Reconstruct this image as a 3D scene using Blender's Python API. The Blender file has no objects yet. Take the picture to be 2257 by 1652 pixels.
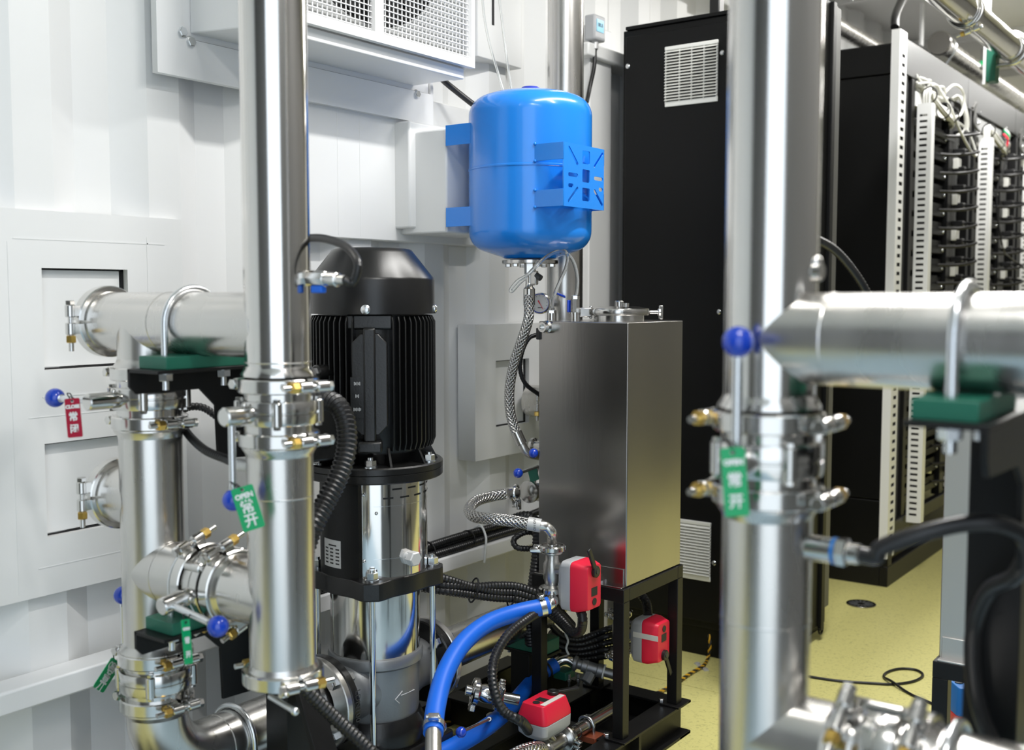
import bpy, math, random
from mathutils import Vector, Matrix
random.seed(4)
sc = bpy.context.scene
COL = sc.collection
V = Vector
PI = math.pi
R = math.radians

# ------------------------------------------------------------ camera
CAMZ, F, CX, CY = 1.2, 2394.0, 1128.5, 826.0
PITCH, YAW = R(4.25), R(36.0)
cam_d = bpy.data.cameras.new('camera')
cam = bpy.data.objects.new('camera', cam_d)
COL.objects.link(cam)
cam.location = (0, 0, CAMZ)
cam.rotation_euler = (PI/2 - PITCH, 0, YAW)
cam_d.sensor_width = 36.0
cam_d.lens = F/2257*36.0
cam_d.clip_start = 0.02
cam_d.dof.use_dof = True
cam_d.dof.focus_distance = 2.6
cam_d.dof.aperture_fstop = 3.4
sc.camera = cam

# ------------------------------------------------------------ world, lights, exposure
w = bpy.data.worlds.new('world')
sc.world = w
w.use_nodes = True
w.node_tree.nodes['Background'].inputs[0].default_value = (0.80, 0.90, 1.0, 1)
w.node_tree.nodes['Background'].inputs[1].default_value = 1.9
def area(name, loc, sx, sy, power, rot=(0, 0, 0), color=(1, 1, 1)):
    d = bpy.data.lights.new(name, 'AREA')
    d.shape = 'RECTANGLE'; d.size = sx; d.size_y = sy; d.energy = power; d.color = color
    o = bpy.data.objects.new(name, d); COL.objects.link(o)
    o.location = loc; o.rotation_euler = rot
    return o
area('lamp_or_fill', (-0.80, 2.45, 2.66), 0.07, 1.9, 40, color=(1, 0.985, 0.955))
area('lamp_or_fill', (-0.38, 2.10, 2.66), 0.75, 0.14, 14, color=(1, 0.985, 0.955))
area('lamp_or_fill', (0.0, 0.60, 2.66), 0.7, 0.14, 17, color=(1, 0.985, 0.955))  # unseen light added on the camera side as near fill
area('lamp_or_fill', (-0.98, 5.4, 2.66), 0.09, 2.4, 60, color=(1, 0.985, 0.955))
area('lamp_or_fill', (-0.98, 8.3, 2.66), 0.09, 2.0, 26, color=(1, 0.985, 0.955))
sc.view_settings.view_transform = 'Standard'
sc.view_settings.look = 'None'
sc.view_settings.exposure = 0.10
sc.view_settings.gamma = 1.0
sc.view_settings.use_curve_mapping = False

# ------------------------------------------------------------ pixel ray -> point on a stated plane
_rt = V((math.cos(YAW), math.sin(YAW), 0))
_fh = V((-math.sin(YAW), math.cos(YAW), 0))
_fw = _fh*math.cos(PITCH) + V((0, 0, -math.sin(PITCH)))
_up = _fh*math.sin(PITCH) + V((0, 0, math.cos(PITCH)))
def P(px, py, X=None, Y=None, Z=None, d=None):
    r = _fw + _rt*((px-CX)/F) + _up*((CY-py)/F)
    if X is not None: t = X/r.x
    elif Y is not None: t = Y/r.y
    elif Z is not None: t = (Z-CAMZ)/r.z
    else: t = d
    return V((0, 0, CAMZ)) + r*t

# ------------------------------------------------------------ materials
MATS = {}
def mat(name, col, metal=0.0, rough=0.5, bump=0.0, bscale=60, vary=0.0, vscale=4, rvary=0.0, coat=0.0,
        stretch=(1, 1, 1), trans=0.0, spec=None, emit=0.0, ior=None):
    m = bpy.data.materials.new(name); m.use_nodes = True
    nt = m.node_tree; b = nt.nodes['Principled BSDF']
    b.inputs['Base Color'].default_value = (*col, 1)
    b.inputs['Metallic'].default_value = metal
    b.inputs['Roughness'].default_value = rough
    if coat: b.inputs['Coat Weight'].default_value = coat; b.inputs['Coat Roughness'].default_value = 0.08
    if trans: b.inputs['Transmission Weight'].default_value = trans
    if ior: b.inputs['IOR'].default_value = ior
    if spec is not None: b.inputs['Specular IOR Level'].default_value = spec
    if emit:
        b.inputs['Emission Color'].default_value = (*col, 1); b.inputs['Emission Strength'].default_value = emit
    L = nt.links.new
    if bump or vary or rvary:
        tc = nt.nodes.new('ShaderNodeTexCoord')
        mp = nt.nodes.new('ShaderNodeMapping'); mp.inputs['Scale'].default_value = stretch
        L(tc.outputs['Object'], mp.inputs['Vector'])
        if bump:
            n = nt.nodes.new('ShaderNodeTexNoise'); n.inputs['Scale'].default_value = bscale; n.inputs['Detail'].default_value = 3
            bp = nt.nodes.new('ShaderNodeBump'); bp.inputs['Strength'].default_value = bump; bp.inputs['Distance'].default_value = 0.002
            L(mp.outputs[0], n.inputs['Vector']); L(n.outputs['Fac'], bp.inputs['Height']); L(bp.outputs[0], b.inputs['Normal'])
        if vary or rvary:
            n2 = nt.nodes.new('ShaderNodeTexNoise'); n2.inputs['Scale'].default_value = vscale; n2.inputs['Detail'].default_value = 5
            L(mp.outputs[0], n2.inputs['Vector'])
            if vary:
                mx = nt.nodes.new('ShaderNodeMix'); mx.data_type = 'RGBA'
                mx.inputs['A'].default_value = (*[c*(1-vary) for c in col], 1)
                mx.inputs['B'].default_value = (*[min(1, c*(1+vary)) for c in col], 1)
                L(n2.outputs['Fac'], mx.inputs['Factor']); L(mx.outputs['Result'], b.inputs['Base Color'])
            if rvary:
                mr = nt.nodes.new('ShaderNodeMapRange')
                mr.inputs['From Min'].default_value = 0.3; mr.inputs['From Max'].default_value = 0.7
                mr.inputs['To Min'].default_value = max(0.02, rough-rvary); mr.inputs['To Max'].default_value = rough+rvary
                L(n2.outputs['Fac'], mr.inputs['Value']); L(mr.outputs[0], b.inputs['Roughness'])
    MATS[name] = m
    return m
steel = mat('brushed_stainless', (0.66, 0.645, 0.62), 1, 0.27, bump=0.05, bscale=90, rvary=0.05, vscale=14, stretch=(1, 1, 0.15))
polish = mat('polished_stainless', (0.70, 0.685, 0.66), 1, 0.13, bump=0.03, bscale=30, rvary=0.03, vscale=9, stretch=(1, 1, 0.1))
cast = mat('cast_stainless', (0.60, 0.59, 0.57), 1, 0.30, bump=0.12, bscale=220)
satin = mat('satin_sheet', (0.40, 0.385, 0.37), 1, 0.24, bump=0.03, bscale=120, rvary=0.04, vscale=5, stretch=(1, 1, 0.1))
litdull = mat('lit_dull_sheet', (0.62, 0.61, 0.60), 1, 0.46, bump=0.05, bscale=120)  # paler, rougher copy of the satin sheet, reflected light put into its colour
zinc = mat('zinc_plate', (0.72, 0.74, 0.76), 1, 0.24, bump=0.05, bscale=150)
chrome = mat('chrome_rod', (0.78, 0.80, 0.82), 1, 0.10)
brass = mat('brass', (0.72, 0.48, 0.13), 1, 0.28)
alu = mat('cast_iron_grey', (0.30, 0.31, 0.32), 0.75, 0.42, bump=0.1, bscale=260)
wallw = mat('white_paint', (0.80, 0.805, 0.80), 0, 0.42, bump=0.06, bscale=35, vary=0.02, vscale=3)
whitep = mat('white_powder_coat', (0.86, 0.865, 0.87), 0, 0.35, bump=0.03, bscale=200)
wallr = mat('grey_wall_paint', (0.15, 0.15, 0.15), 0, 0.5, bump=0.05, bscale=30)
ceilm = mat('ceiling_paint', (0.78, 0.78, 0.76), 0, 0.45, bump=0.04, bscale=30, vary=0.04)
blackp = mat('black_powder_coat', (0.007, 0.007, 0.0075), 0, 0.40, bump=0.10, bscale=420, spec=0.30)
cabp = mat('black_cabinet_paint', (0.005, 0.0052, 0.0054), 0, 0.42, bump=0.08, bscale=600, spec=0.22)
blackg = mat('black_gloss', (0.007, 0.007, 0.007), 0, 0.28, bump=0.10, bscale=260)
rubber = mat('black_rubber', (0.012, 0.012, 0.013), 0, 0.36)
matteb = mat('matte_black', (0.006, 0.006, 0.007), 0, 0.7)
tankb = mat('blue_enamel', (0.014, 0.235, 0.80), 0, 0.23, bump=0.02, bscale=50, coat=0.4)
capb = mat('indigo_cap', (0.03, 0.05, 0.42), 0, 0.35)
knobb = mat('blue_knob', (0.006, 0.052, 0.50), 0, 0.16, coat=0.5)
hoseb = mat('blue_hose', (0.004, 0.135, 0.72), 0, 0.42, bump=0.05, bscale=90)
green = mat('green_block', (0.012, 0.135, 0.085), 0, 0.45, bump=0.1, bscale=80)
tagg = mat('green_tag', (0.0, 0.36, 0.125), 0, 0.35)
tagr = mat('red_tag', (0.40, 0.010, 0.04), 0, 0.35)
ink = mat('white_print', (0.80, 0.82, 0.82), 0, 0.5)
inkb = mat('black_print', (0.02, 0.02, 0.02), 0, 0.5)
redp = mat('red_plastic', (0.78, 0.014, 0.05), 0, 0.42, bump=0.05, bscale=300)
greyp = mat('grey_plastic', (0.46, 0.47, 0.49), 0, 0.45, bump=0.05, bscale=300)
label = mat('silver_label', (0.62, 0.62, 0.62), 0.3, 0.4)
ivory = mat('ivory_plastic', (0.84, 0.84, 0.80), 0, 0.5)
wire = mat('white_cable', (0.66, 0.66, 0.62), 0, 0.45)
yellow = mat('yellow_wire', (0.75, 0.42, 0.02), 0, 0.5)
tape = mat('paper_tape', (0.72, 0.70, 0.66), 0, 0.6)
seal = mat('grey_seal', (0.10, 0.10, 0.095), 0, 0.5)
orange = mat('red_oxide_block', (0.22, 0.05, 0.02), 0, 0.5)
rackg = mat('graphite_panel', (0.055, 0.057, 0.059), 0.4, 0.42)
purple = mat('violet_cap', (0.12, 0.07, 0.36), 0, 0.4)
film = mat('blue_film', (0.34, 0.46, 0.53), 0, 0.40, bump=0.2, bscale=20)
lcd = mat('lcd_glass', (0.10, 0.42, 0.62), 0, 0.2, emit=0.25)
dial = mat('dial_white', (0.78, 0.78, 0.77), 0, 0.4)
tubem = mat('clear_tube', (0.93, 0.95, 0.95), 0, 0.06, trans=0.92, ior=1.25)
bluev = mat('blue_plastic', (0.01, 0.16, 0.50), 0, 0.4)

def floor_mat():
    m = mat('floor_vinyl', (0.60, 0.57, 0.22), 0, 0.42, bump=0.05, bscale=200)
    nt = m.node_tree; b = nt.nodes['Principled BSDF']; L = nt.links.new
    tc = nt.nodes.new('ShaderNodeTexCoord')
    n = nt.nodes.new('ShaderNodeTexNoise'); n.inputs['Scale'].default_value = 95; n.inputs['Detail'].default_value = 6; n.inputs['Roughness'].default_value = 0.75
    L(tc.outputs['Object'], n.inputs['Vector'])
    r = nt.nodes.new('ShaderNodeValToRGB'); e = r.color_ramp.elements
    e[0].position = 0.30; e[0].color = (0.36, 0.34, 0.12, 1); e[1].position = 0.47; e[1].color = (0.76, 0.71, 0.28, 1)
    L(n.outputs['Fac'], r.inputs[0])
    n2 = nt.nodes.new('ShaderNodeTexNoise'); n2.inputs['Scale'].default_value = 3; n2.inputs['Detail'].default_value = 3
    L(tc.outputs['Object'], n2.inputs['Vector'])
    mx = nt.nodes.new('ShaderNodeMix'); mx.data_type = 'RGBA'; mx.inputs['B'].default_value = (0.70, 0.65, 0.24, 1)
    mr = nt.nodes.new('ShaderNodeMapRange'); mr.inputs['To Max'].default_value = 0.5
    L(n2.outputs['Fac'], mr.inputs['Value']); L(mr.outputs[0], mx.inputs['Factor'])
    L(r.outputs[0], mx.inputs['A']); L(mx.outputs['Result'], b.inputs['Base Color'])
    return m
floorm = floor_mat()
def braid_mat():
    m = mat('steel_braid', (0.60, 0.59, 0.57), 1, 0.25)
    nt = m.node_tree; b = nt.nodes['Principled BSDF']; L = nt.links.new
    uv = nt.nodes.new('ShaderNodeUVMap'); sp = nt.nodes.new('ShaderNodeSeparateXYZ'); L(uv.outputs[0], sp.inputs[0])
    def M(op, a, c):
        n = nt.nodes.new('ShaderNodeMath'); n.operation = op
        for i, x in enumerate((a, c)):
            if x is None: continue
            if isinstance(x, (int, float)): n.inputs[i].default_value = x
            else: L(x, n.inputs[i])
        return n.outputs[0]
    u = M('MULTIPLY', sp.outputs[0], 520.0); v = M('MULTIPLY', sp.outputs[1], 2*PI*9)
    s1 = M('SINE', M('ADD', u, v), None); s2 = M('SINE', M('SUBTRACT', u, v), None)
    h = M('MAXIMUM', s1, s2)
    bp = nt.nodes.new('ShaderNodeBump'); bp.inputs['Strength'].default_value = 0.9; bp.inputs['Distance'].default_value = 0.0015
    L(h, bp.inputs['Height']); L(bp.outputs[0], b.inputs['Normal'])
    r = nt.nodes.new('ShaderNodeValToRGB'); e = r.color_ramp.elements
    e[0].position = 0.0; e[0].color = (0.12, 0.12, 0.12, 1); e[1].position = 0.55; e[1].color = (0.66, 0.65, 0.63, 1)
    L(M('MULTIPLY_ADD', h, 0.5), r.inputs[0]); r.inputs[0].links[0].from_node.inputs[2].default_value = 0.45
    L(r.outputs[0], b.inputs['Base Color'])
    return m
braid = braid_mat()

# ------------------------------------------------------------ mesh builder
ROOT = {}
def basis(ax):
    ax = V(ax).normalized()
    h = V((0, 0, 1)) if abs(ax.z) < 0.9 else V((1, 0, 0))
    u = h.cross(ax).normalized(); return u, ax.cross(u), ax
def smooth_path(pts, n=10):
    pts = [V(p) for p in pts]
    if len(pts) < 3: return pts
    q = [pts[0]*2-pts[1]] + pts + [pts[-1]*2-pts[-2]]
    out = []
    for i in range(1, len(q)-2):
        for k in range(n):
            t = k/n; a, b, c, d = q[i-1], q[i], q[i+1], q[i+2]
            out.append(0.5*((2*b)+(c-a)*t+(2*a-5*b+4*c-d)*t*t+(3*b-a-3*c+d)*t**3))
    out.append(pts[-1]); return out
def resample(pts, step):
    L = [0.0]
    for a, b in zip(pts, pts[1:]): L.append(L[-1]+(b-a).length)
    n = max(2, int(L[-1]/step)); out = []; j = 0
    for i in range(n+1):
        s = L[-1]*i/n
        while j < len(L)-2 and L[j+1] < s: j += 1
        t = (s-L[j])/max(1e-9, L[j+1]-L[j]); out.append(pts[j].lerp(pts[j+1], min(1, t)))
    return out
class MB:
    def __init__(s): s.v = []; s.f = []; s.uv = {}
    def add(s, vs, fs):
        o = len(s.v); s.v += [V(x) for x in vs]; s.f += [tuple(i+o for i in f) for f in fs]; return s
    def box(s, x0, x1, y0, y1, z0, z1):
        vs = [(x, y, z) for x in (x0, x1) for y in (y0, y1) for z in (z0, z1)]
        return s.add(vs, [(0, 1, 3, 2), (4, 6, 7, 5), (0, 4, 5, 1), (2, 3, 7, 6), (0, 2, 6, 4), (1, 5, 7, 3)])
    def obox(s, c, u, v, n, a, b, h):
        c = V(c); u = V(u).normalized(); v = V(v).normalized(); n = V(n).normalized()
        vs = [c+u*(i*a/2)+v*(j*b/2)+n*(k*h/2) for i in (-1, 1) for j in (-1, 1) for k in (-1, 1)]
        return s.add(vs, [(0, 1, 3, 2), (4, 6, 7, 5), (0, 4, 5, 1), (2, 3, 7, 6), (0, 2, 6, 4), (1, 5, 7, 3)])
    def lathe(s, o, ax, prof, n=32, a0=0.0, a1=None, ref=None, closed=False):
        o = V(o); u, v, ax = basis(ax)
        if ref is not None:
            u = (V(ref)-ax*V(ref).dot(ax)).normalized(); v = ax.cross(u)
        full = a1 is None; m = n if full else n+1; span = 2*PI if full else a1-a0
        vs = []; b0 = len(s.v)
        for r, h in prof:
            for k in range(m):
                a = a0+span*k/n; vs.append(o+ax*h+(u*math.cos(a)+v*math.sin(a))*r)
        fs = []; np_ = len(prof)
        for i in range(np_ if closed else np_-1):
            i2 = (i+1) % np_
            for k in range(n):
                k2 = (k+1) % m; fs.append((i*m+k, i*m+k2, i2*m+k2, i2*m+k))
        if full and not closed:
            if prof[0][0] > 1e-6: fs.append(tuple(reversed(range(m))))
            if prof[-1][0] > 1e-6: fs.append(tuple((np_-1)*m+k for k in range(m)))
        elif not full:
            fs.append(tuple(i*m for i in range(np_))); fs.append(tuple(i*m+m-1 for i in reversed(range(np_))))
        return s.add(vs, fs)
    def cyl(s, a, b, r, n=24, r2=None, ch=0.0):
        a = V(a); b = V(b); L = (b-a).length; r2 = r if r2 is None else r2
        pr = [(r-ch, 0), (r, ch), (r2, L-ch), (r2-ch, L)] if ch else [(r, 0), (r2, L)]
        return s.lathe(a, b-a, pr, n)
    def ring(s, c, ax, ri, ro, h, n=40, ch=0.0):
        pr = [(ri, -h/2), (ro-ch, -h/2), (ro, -h/2+ch), (ro, h/2-ch), (ro-ch, h/2), (ri, h/2)]
        return s.lathe(c, ax, pr, n, closed=True)
    def sphere(s, c, r, n=24, m=14):
        return s.lathe(c, (0, 0, 1), [(max(1e-7, r*math.sin(PI*i/m)), -r*math.cos(PI*i/m)) for i in range(m+1)], n)
    def hexa(s, c, ax, r, h, ref=None):
        return s.lathe(V(c), ax, [(r*0.86, 0), (r, h*0.1), (r, h*0.9), (r*0.86, h)], 6, ref=ref)
    def tube(s, pts, r, n=12, closed=False, prof=None, uv=False):
        pts = [V(p) for p in pts]; N = len(pts); T = []
        for i in range(N):
            a = pts[i-1] if (i or closed) else pts[i]; b = pts[(i+1) % N] if (i < N-1 or closed) else pts[i]
            T.append((b-a).normalized())
        u = basis(T[0])[0]; o = len(s.v); Ls = 0.0; d = []
        for i in range(N):
            if i:
                u = T[i-1].rotation_difference(T[i]) @ u; Ls += (pts[i]-pts[i-1]).length
            u = (u-T[i]*u.dot(T[i])).normalized(); v = T[i].cross(u); d.append(Ls)
            rr = prof(i, N, Ls) if prof else r
            for k in range(n):
                a = 2*PI*k/n; s.v.append(pts[i]+(u*math.cos(a)+v*math.sin(a))*rr)
        for i in range(N if closed else N-1):
            j = (i+1) % N
            for k in range(n):
                k2 = (k+1) % n
                if uv: s.uv[len(s.f)] = [(d[i], k/n), (d[i], (k+1)/n), (d[j], (k+1)/n), (d[j], k/n)]
                s.f.append((o+i*n+k, o+i*n+k2, o+j*n+k2, o+j*n+k))
        if not closed:
            s.f.append(tuple(o+k for k in reversed(range(n)))); s.f.append(tuple(o+(N-1)*n+k for k in range(n)))
        return s
    def conduit(s, pts, r, n=14, step=0.0045, amp=0.15):
        p = resample(smooth_path(pts, 16), step)
        return s.tube(p, r, n, prof=lambda i, N, l: r*(1-amp*(i % 2)))
    def hose(s, pts, r, n=20, uv=False):
        return s.tube(smooth_path(pts, 14), r, n, uv=uv)
    def prism(s, poly, o, u, v, w):
        o = V(o); u = V(u); v = V(v); w = V(w); n = len(poly)
        vs = [o+u*a+v*b for a, b in poly]+[o+u*a+v*b+w for a, b in poly]
        return s.add(vs, [tuple(reversed(range(n))), tuple(range(n, 2*n))]+[(i, (i+1) % n, n+(i+1) % n, n+i) for i in range(n)])
    def mesh(s, name, org=V((0, 0, 0)), flat=False, ang=34):
        me = bpy.data.meshes.new(name)
        me.from_pydata([tuple(x-org) for x in s.v], [], s.f)
        if s.uv:
            ul = me.uv_layers.new(name='UVMap').data
            for p in me.polygons:
                if p.index in s.uv:
                    for li, t in zip(p.loop_indices, s.uv[p.index]): ul[li].uv = t
        import bmesh
        bm = bmesh.new(); bm.from_mesh(me); bmesh.ops.recalc_face_normals(bm, faces=bm.faces); bm.to_mesh(me); bm.free()
        if not flat:
            me.shade_smooth(); me.set_sharp_from_angle(angle=R(ang))
        return me
    def build(s, name, m, parent=None, bevel=0, flat=False, seg=2):
        org = ROOT.get(parent.name, V((0, 0, 0))) if parent else V((0, 0, 0))
        if parent is None and s.v:      # own origin: the centre of its foot
            xs = [min(q[i] for q in s.v) for i in range(3)]; ys = [max(q[i] for q in s.v) for i in range(3)]
            org = V(((xs[0]+ys[0])/2, (xs[1]+ys[1])/2, xs[2]))
        o = bpy.data.objects.new(name, s.mesh(name, org, flat)); COL.objects.link(o)
        o.data.materials.append(m)
        ROOT[o.name] = org
        if parent: o.parent = parent
        else: o.location = org
        if bevel:
            b = o.modifiers.new('bevel', 'BEVEL'); b.width = bevel; b.segments = seg; b.limit_method = 'ANGLE'; b.angle_limit = R(40)
            b.harden_normals = False
        return o
def tag(o, lab, cat, group=None):
    o['label'] = lab; o['category'] = cat
    if group: o['group'] = group
    return o
def thing(name, loc, lab, cat, group=None):
    o = bpy.data.objects.new(name, None); COL.objects.link(o); o.location = loc; o.empty_display_size = 0.05
    ROOT[o.name] = V(loc); return tag(o, lab, cat, group)
def struct(o): o['kind'] = 'structure'; return o
def stuff(o): o['kind'] = 'stuff'; return o
def bx(name, m, parent, x0, x1, y0, y1, z0, z1, bevel=0.0):
    return MB().box(x0, x1, y0, y1, z0, z1).build(name, m, parent, bevel)
def copy_part(src, parent, loc=None, rotz=None):
    c = src.copy(); COL.objects.link(c); c.parent = parent; ROOT[c.name] = ROOT.get(src.name, V((0, 0, 0)))
    if loc is not None: c.location = loc
    if rotz is not None: c.rotation_euler = (0, 0, rotz)
    return c
def from_curve(cu, name, m, parent, o, u, v):
    """flat curve data -> mesh object placed with axes u, v and normal u x v at o"""
    ob = bpy.data.objects.new('tmp', cu); COL.objects.link(ob)
    bpy.context.view_layer.update()
    me = bpy.data.meshes.new_from_object(ob.evaluated_get(bpy.context.evaluated_depsgraph_get()))
    bpy.data.objects.remove(ob); bpy.data.curves.remove(cu)
    u = V(u).normalized(); v = V(v).normalized(); n = u.cross(v)
    org = ROOT.get(parent.name, V((0, 0, 0))) if parent else V(o)
    for q in me.vertices: c = q.co.copy(); q.co = V(o)+u*c.x+v*c.y+n*c.z-org
    me.name = name; me.materials.clear(); me.materials.append(m)
    r = bpy.data.objects.new(name, me); COL.objects.link(r); ROOT[r.name] = org
    if parent: r.parent = parent
    else: r.location = org
    return r
def text(s, size, m, parent, o, u, v, name='lettering', depth=0.0002, align='CENTER', width=1.0, bold=0.0, spacing=1.0):
    cu = bpy.data.curves.new(name, 'FONT'); cu.body = s; cu.size = size; cu.extrude = depth; cu.align_x = align; cu.align_y = 'CENTER'
    cu.offset = bold; cu.resolution_u = 3; cu.space_character = spacing
    r = from_curve(cu, name, m, parent, o, V(u), V(v))
    return r
def rrect(cx, cy, w, h, r, n=4):
    pts = []
    for sx, sy, a in ((1, 1, 0), (-1, 1, 90), (-1, -1, 180), (1, -1, 270)):
        for k in range(n+1):
            t = R(a+90*k/n); pts.append((cx+sx*(w/2-r)+r*math.cos(t), cy+sy*(h/2-r)+r*math.sin(t)))
    return pts
def slot(cx, cy, L, w, ang, n=4):
    pts = []; c, s = math.cos(R(ang)), math.sin(R(ang))
    for e, a in ((1, -90), (-1, 90)):
        for k in range(n+1):
            t = R(a+180*k/n); x = e*(L-w)/2+w/2*math.cos(t); y = w/2*math.sin(t); pts.append((cx+x*c-y*s, cy+x*s+y*c))
    return pts
def plate(name, m, parent, o, u, v, outer, holes, th):
    """flat sheet with real holes; o lies in the middle of its thickness"""
    cu = bpy.data.curves.new(name, 'CURVE'); cu.dimensions = '2D'; cu.fill_mode = 'BOTH'; cu.extrude = th/2
    for poly in [outer]+holes:
        sp = cu.splines.new('POLY'); sp.points.add(len(poly)-1); sp.use_cyclic_u = True
        for q, (x, y) in zip(sp.points, poly): q.co = (x, y, 0, 1)
    return from_curve(cu, name, m, parent, o, u, v)
def slotted(name, m, parent, o, u, v, us, z0, z1, slots, th):
    """sheet with a column of slots; us = the four widths marks, slots = (low, high) heights"""
    o, u, v = V(o), V(u), V(v); n = u.cross(v).normalized(); zs = [z0]+[z for s_ in slots for z in s_]+[z1]
    vs = []; fs = []
    for z in zs:
        for a in us: vs.append(o+u*a+v*z)
    for i in range(len(zs)-1):
        for j in range(3):
            if j == 1 and i % 2 == 1: continue
            fs.append((i*4+j, i*4+j+1, i*4+4+j+1, i*4+4+j))
    ob = MB().add(vs, fs).build(name, m, parent, flat=True)
    sm = ob.modifiers.new('thickness', 'SOLIDIFY'); sm.thickness = th; sm.offset = 0
    return ob
ex, ey, ez = V((1, 0, 0)), V((0, 1, 0)), V((0, 0, 1))
# ============================================================ THE ROOM
WX, Y0W, Y1W, HC, XR = -2.0, -1.5, 9.6, 2.72, 0.42
base = struct(bx('floor', matteb, None, -2.12, XR, Y0W, Y1W, -0.06, -0.0045))
ys = P(1480, 1502, Z=0).y
for a, b in ((Y0W, ys-0.0012), (ys+0.0012, Y1W)):
    bx('vinyl_sheet', floorm, base, -2.10, XR, a, b, -0.0045, 0.0)
struct(bx('ceiling', ceilm, None, -2.12, XR, Y0W, Y1W, HC, HC+0.06))
struct(bx('wall_right', wallr, None, XR, XR+0.06, 0.40, Y1W, -0.06, HC+0.06))       # side door open in front of it
darkp = mat('dark_door_paint', (0.11, 0.112, 0.115), 0, 0.5)
struct(bx('wall_front', darkp, None, -2.12, -0.15, Y0W-0.06, Y0W, -0.06, HC+0.06))
struct(bx('floor_outside', ceilm, None, -4, 9, -9, 4, -0.30, -0.10))
struct(bx('wall_back', wallw, None, -2.12, XR, Y1W, Y1W+0.06, -0.06, HC+0.06))
prof = []; y = 1.436-0.30*10
while y < Y1W:
    prof += [(WX, y), (WX, y+0.082), (WX-0.036, y+0.150), (WX-0.036, y+0.232)]; y += 0.30
prof = [(-2.12, prof[0][1])]+prof+[(-2.12, prof[-1][1])]
wl = struct(MB().prism(prof, (0, 0, -0.06), ex, ey, (0, 0, HC+0.06)).build('wall_left', wallw, flat=True))
# flat plates welded over the corrugation; the port plates have real openings
def port_plate(name, x0, x1, ya, yb, za, zb, holes, bevel=0.004):
    outer = [(ya, za), (yb, za), (yb, zb), (ya, zb)]
    hs = [[(a, c), (b, c), (b, d), (a, d)] for a, b, c, d in holes]
    plate(name, wallw, wl, ((x0+x1)/2, 0, 0), ey, ez, outer, hs, x1-x0)
    for a, b, c, d in holes:      # recessed inner sheet with a dark gap on two sides
        bx('inner_sheet', wallw, wl, x1-0.030, x1-0.016, a-0.0, b-0.010, c+0.005, d+0.01)
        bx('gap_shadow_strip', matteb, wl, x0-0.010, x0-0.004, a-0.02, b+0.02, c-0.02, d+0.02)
        g = 0.0035
        for q in ((a, b, c-0.0, c+g), (a, b, d-g, d), (b-g*2, b, c, d)):
            bx('gap_shade_line', matteb, wl, x1-0.0165, x1-0.0145, *q)  # black strips put in for the shade of the gap around the sheet
pa, pb = P(90, 590, X=-1.985), P(285, 800, X=-1.985)
pc, pd = P(97, 978, X=-1.985), P(262, 1190, X=-1.985)
port_plate('port_panel', -2.025, -1.983, 0.30, 1.505, 0.607, 1.362,
           [(pa.y, pb.y, pb.z-0.004, pa.z), (pc.y, pb.y+0.02, 0.722, pc.z)])
# faint raised weld seams on that plate
for q in ((1.12, 1.46, 1.305, 1.3075), (1.14, 1.46, 0.960, 0.962), (1.17, 1.30, 0.998, 1.0005), (1.15, 1.46, 0.662, 0.664)):
    bx('weld_bead', wallw, wl, -1.986, -1.9823, *q)
for q in ((1.108, 1.111, 0.62, 1.30), (1.415, 1.418, 1.05, 1.32)):
    bx('weld_bead', wallw, wl, -1.986, -1.9823, *q)
bx('cover_panel', wallw, wl, -2.03, -1.982, 1.800, 2.60, 1.342, 1.735, 0.003)
for yy in (1.98, 2.06, 2.27):
    bx('weld_bead', wallw, wl, -1.985, -1.9814, yy, yy+0.003, 1.35, 1.66)
q0, q1 = P(1047, 745, X=-1.965), P(1047, 1017, X=-1.965)
h0, h1 = P(1093, 795, X=-1.965), P(1166, 930, X=-1.965)
port_plate('port_panel', -2.03, -1.965, q0.y, q0.y+0.62, q1.z, P(1047, 716, X=-1.965).z, [(h0.y, h1.y, h1.z, h0.z)])
# rail along the wall
rt = struct(bx('trim_1', whitep, None, -2.0, -1.93, 0.0, 3.25, 0.412, 0.458, 0.005))
# narrow sheet box right of the cooler, with a slit
t2a, t2b = P(1052, 90, X=-1.965), P(1150, 152, X=-1.965)
t2 = struct(bx('trim_2', wallw, None, -2.04, -1.965, t2a.y, t2b.y, t2b.z, 2.70, 0.003))
sl = P(1087, 55, X=-1.964)
bx('slit', matteb, t2, -1.966, -1.9635, sl.y-0.005, sl.y+0.005, sl.z, 2.5)
# box beam above the cabinets
g0 = P(1302, 122, X=-1.94)
struct(bx('trim_3', wallw, None, -2.04, -1.94, 3.10, 5.9, P(1368, 122, X=-1.86).z, P(1368, 92, X=-1.86).z, 0.006))
for i in range(6):
    struct(bx('trim_%d' % (4+i), ceilm, None, -2.0, XR, 3.05+i*1.25, 3.09+i*1.25, HC-0.05, HC, 0.004))
# flat strip of the wall right of the riser
struct(bx('trim_10', wallw, None, -2.04, -1.965, P(1292, 400, X=-1.965).y+0.02, P(1330, 400, X=-1.965).y+0.05, 0, 2.10, 0.004))

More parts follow.
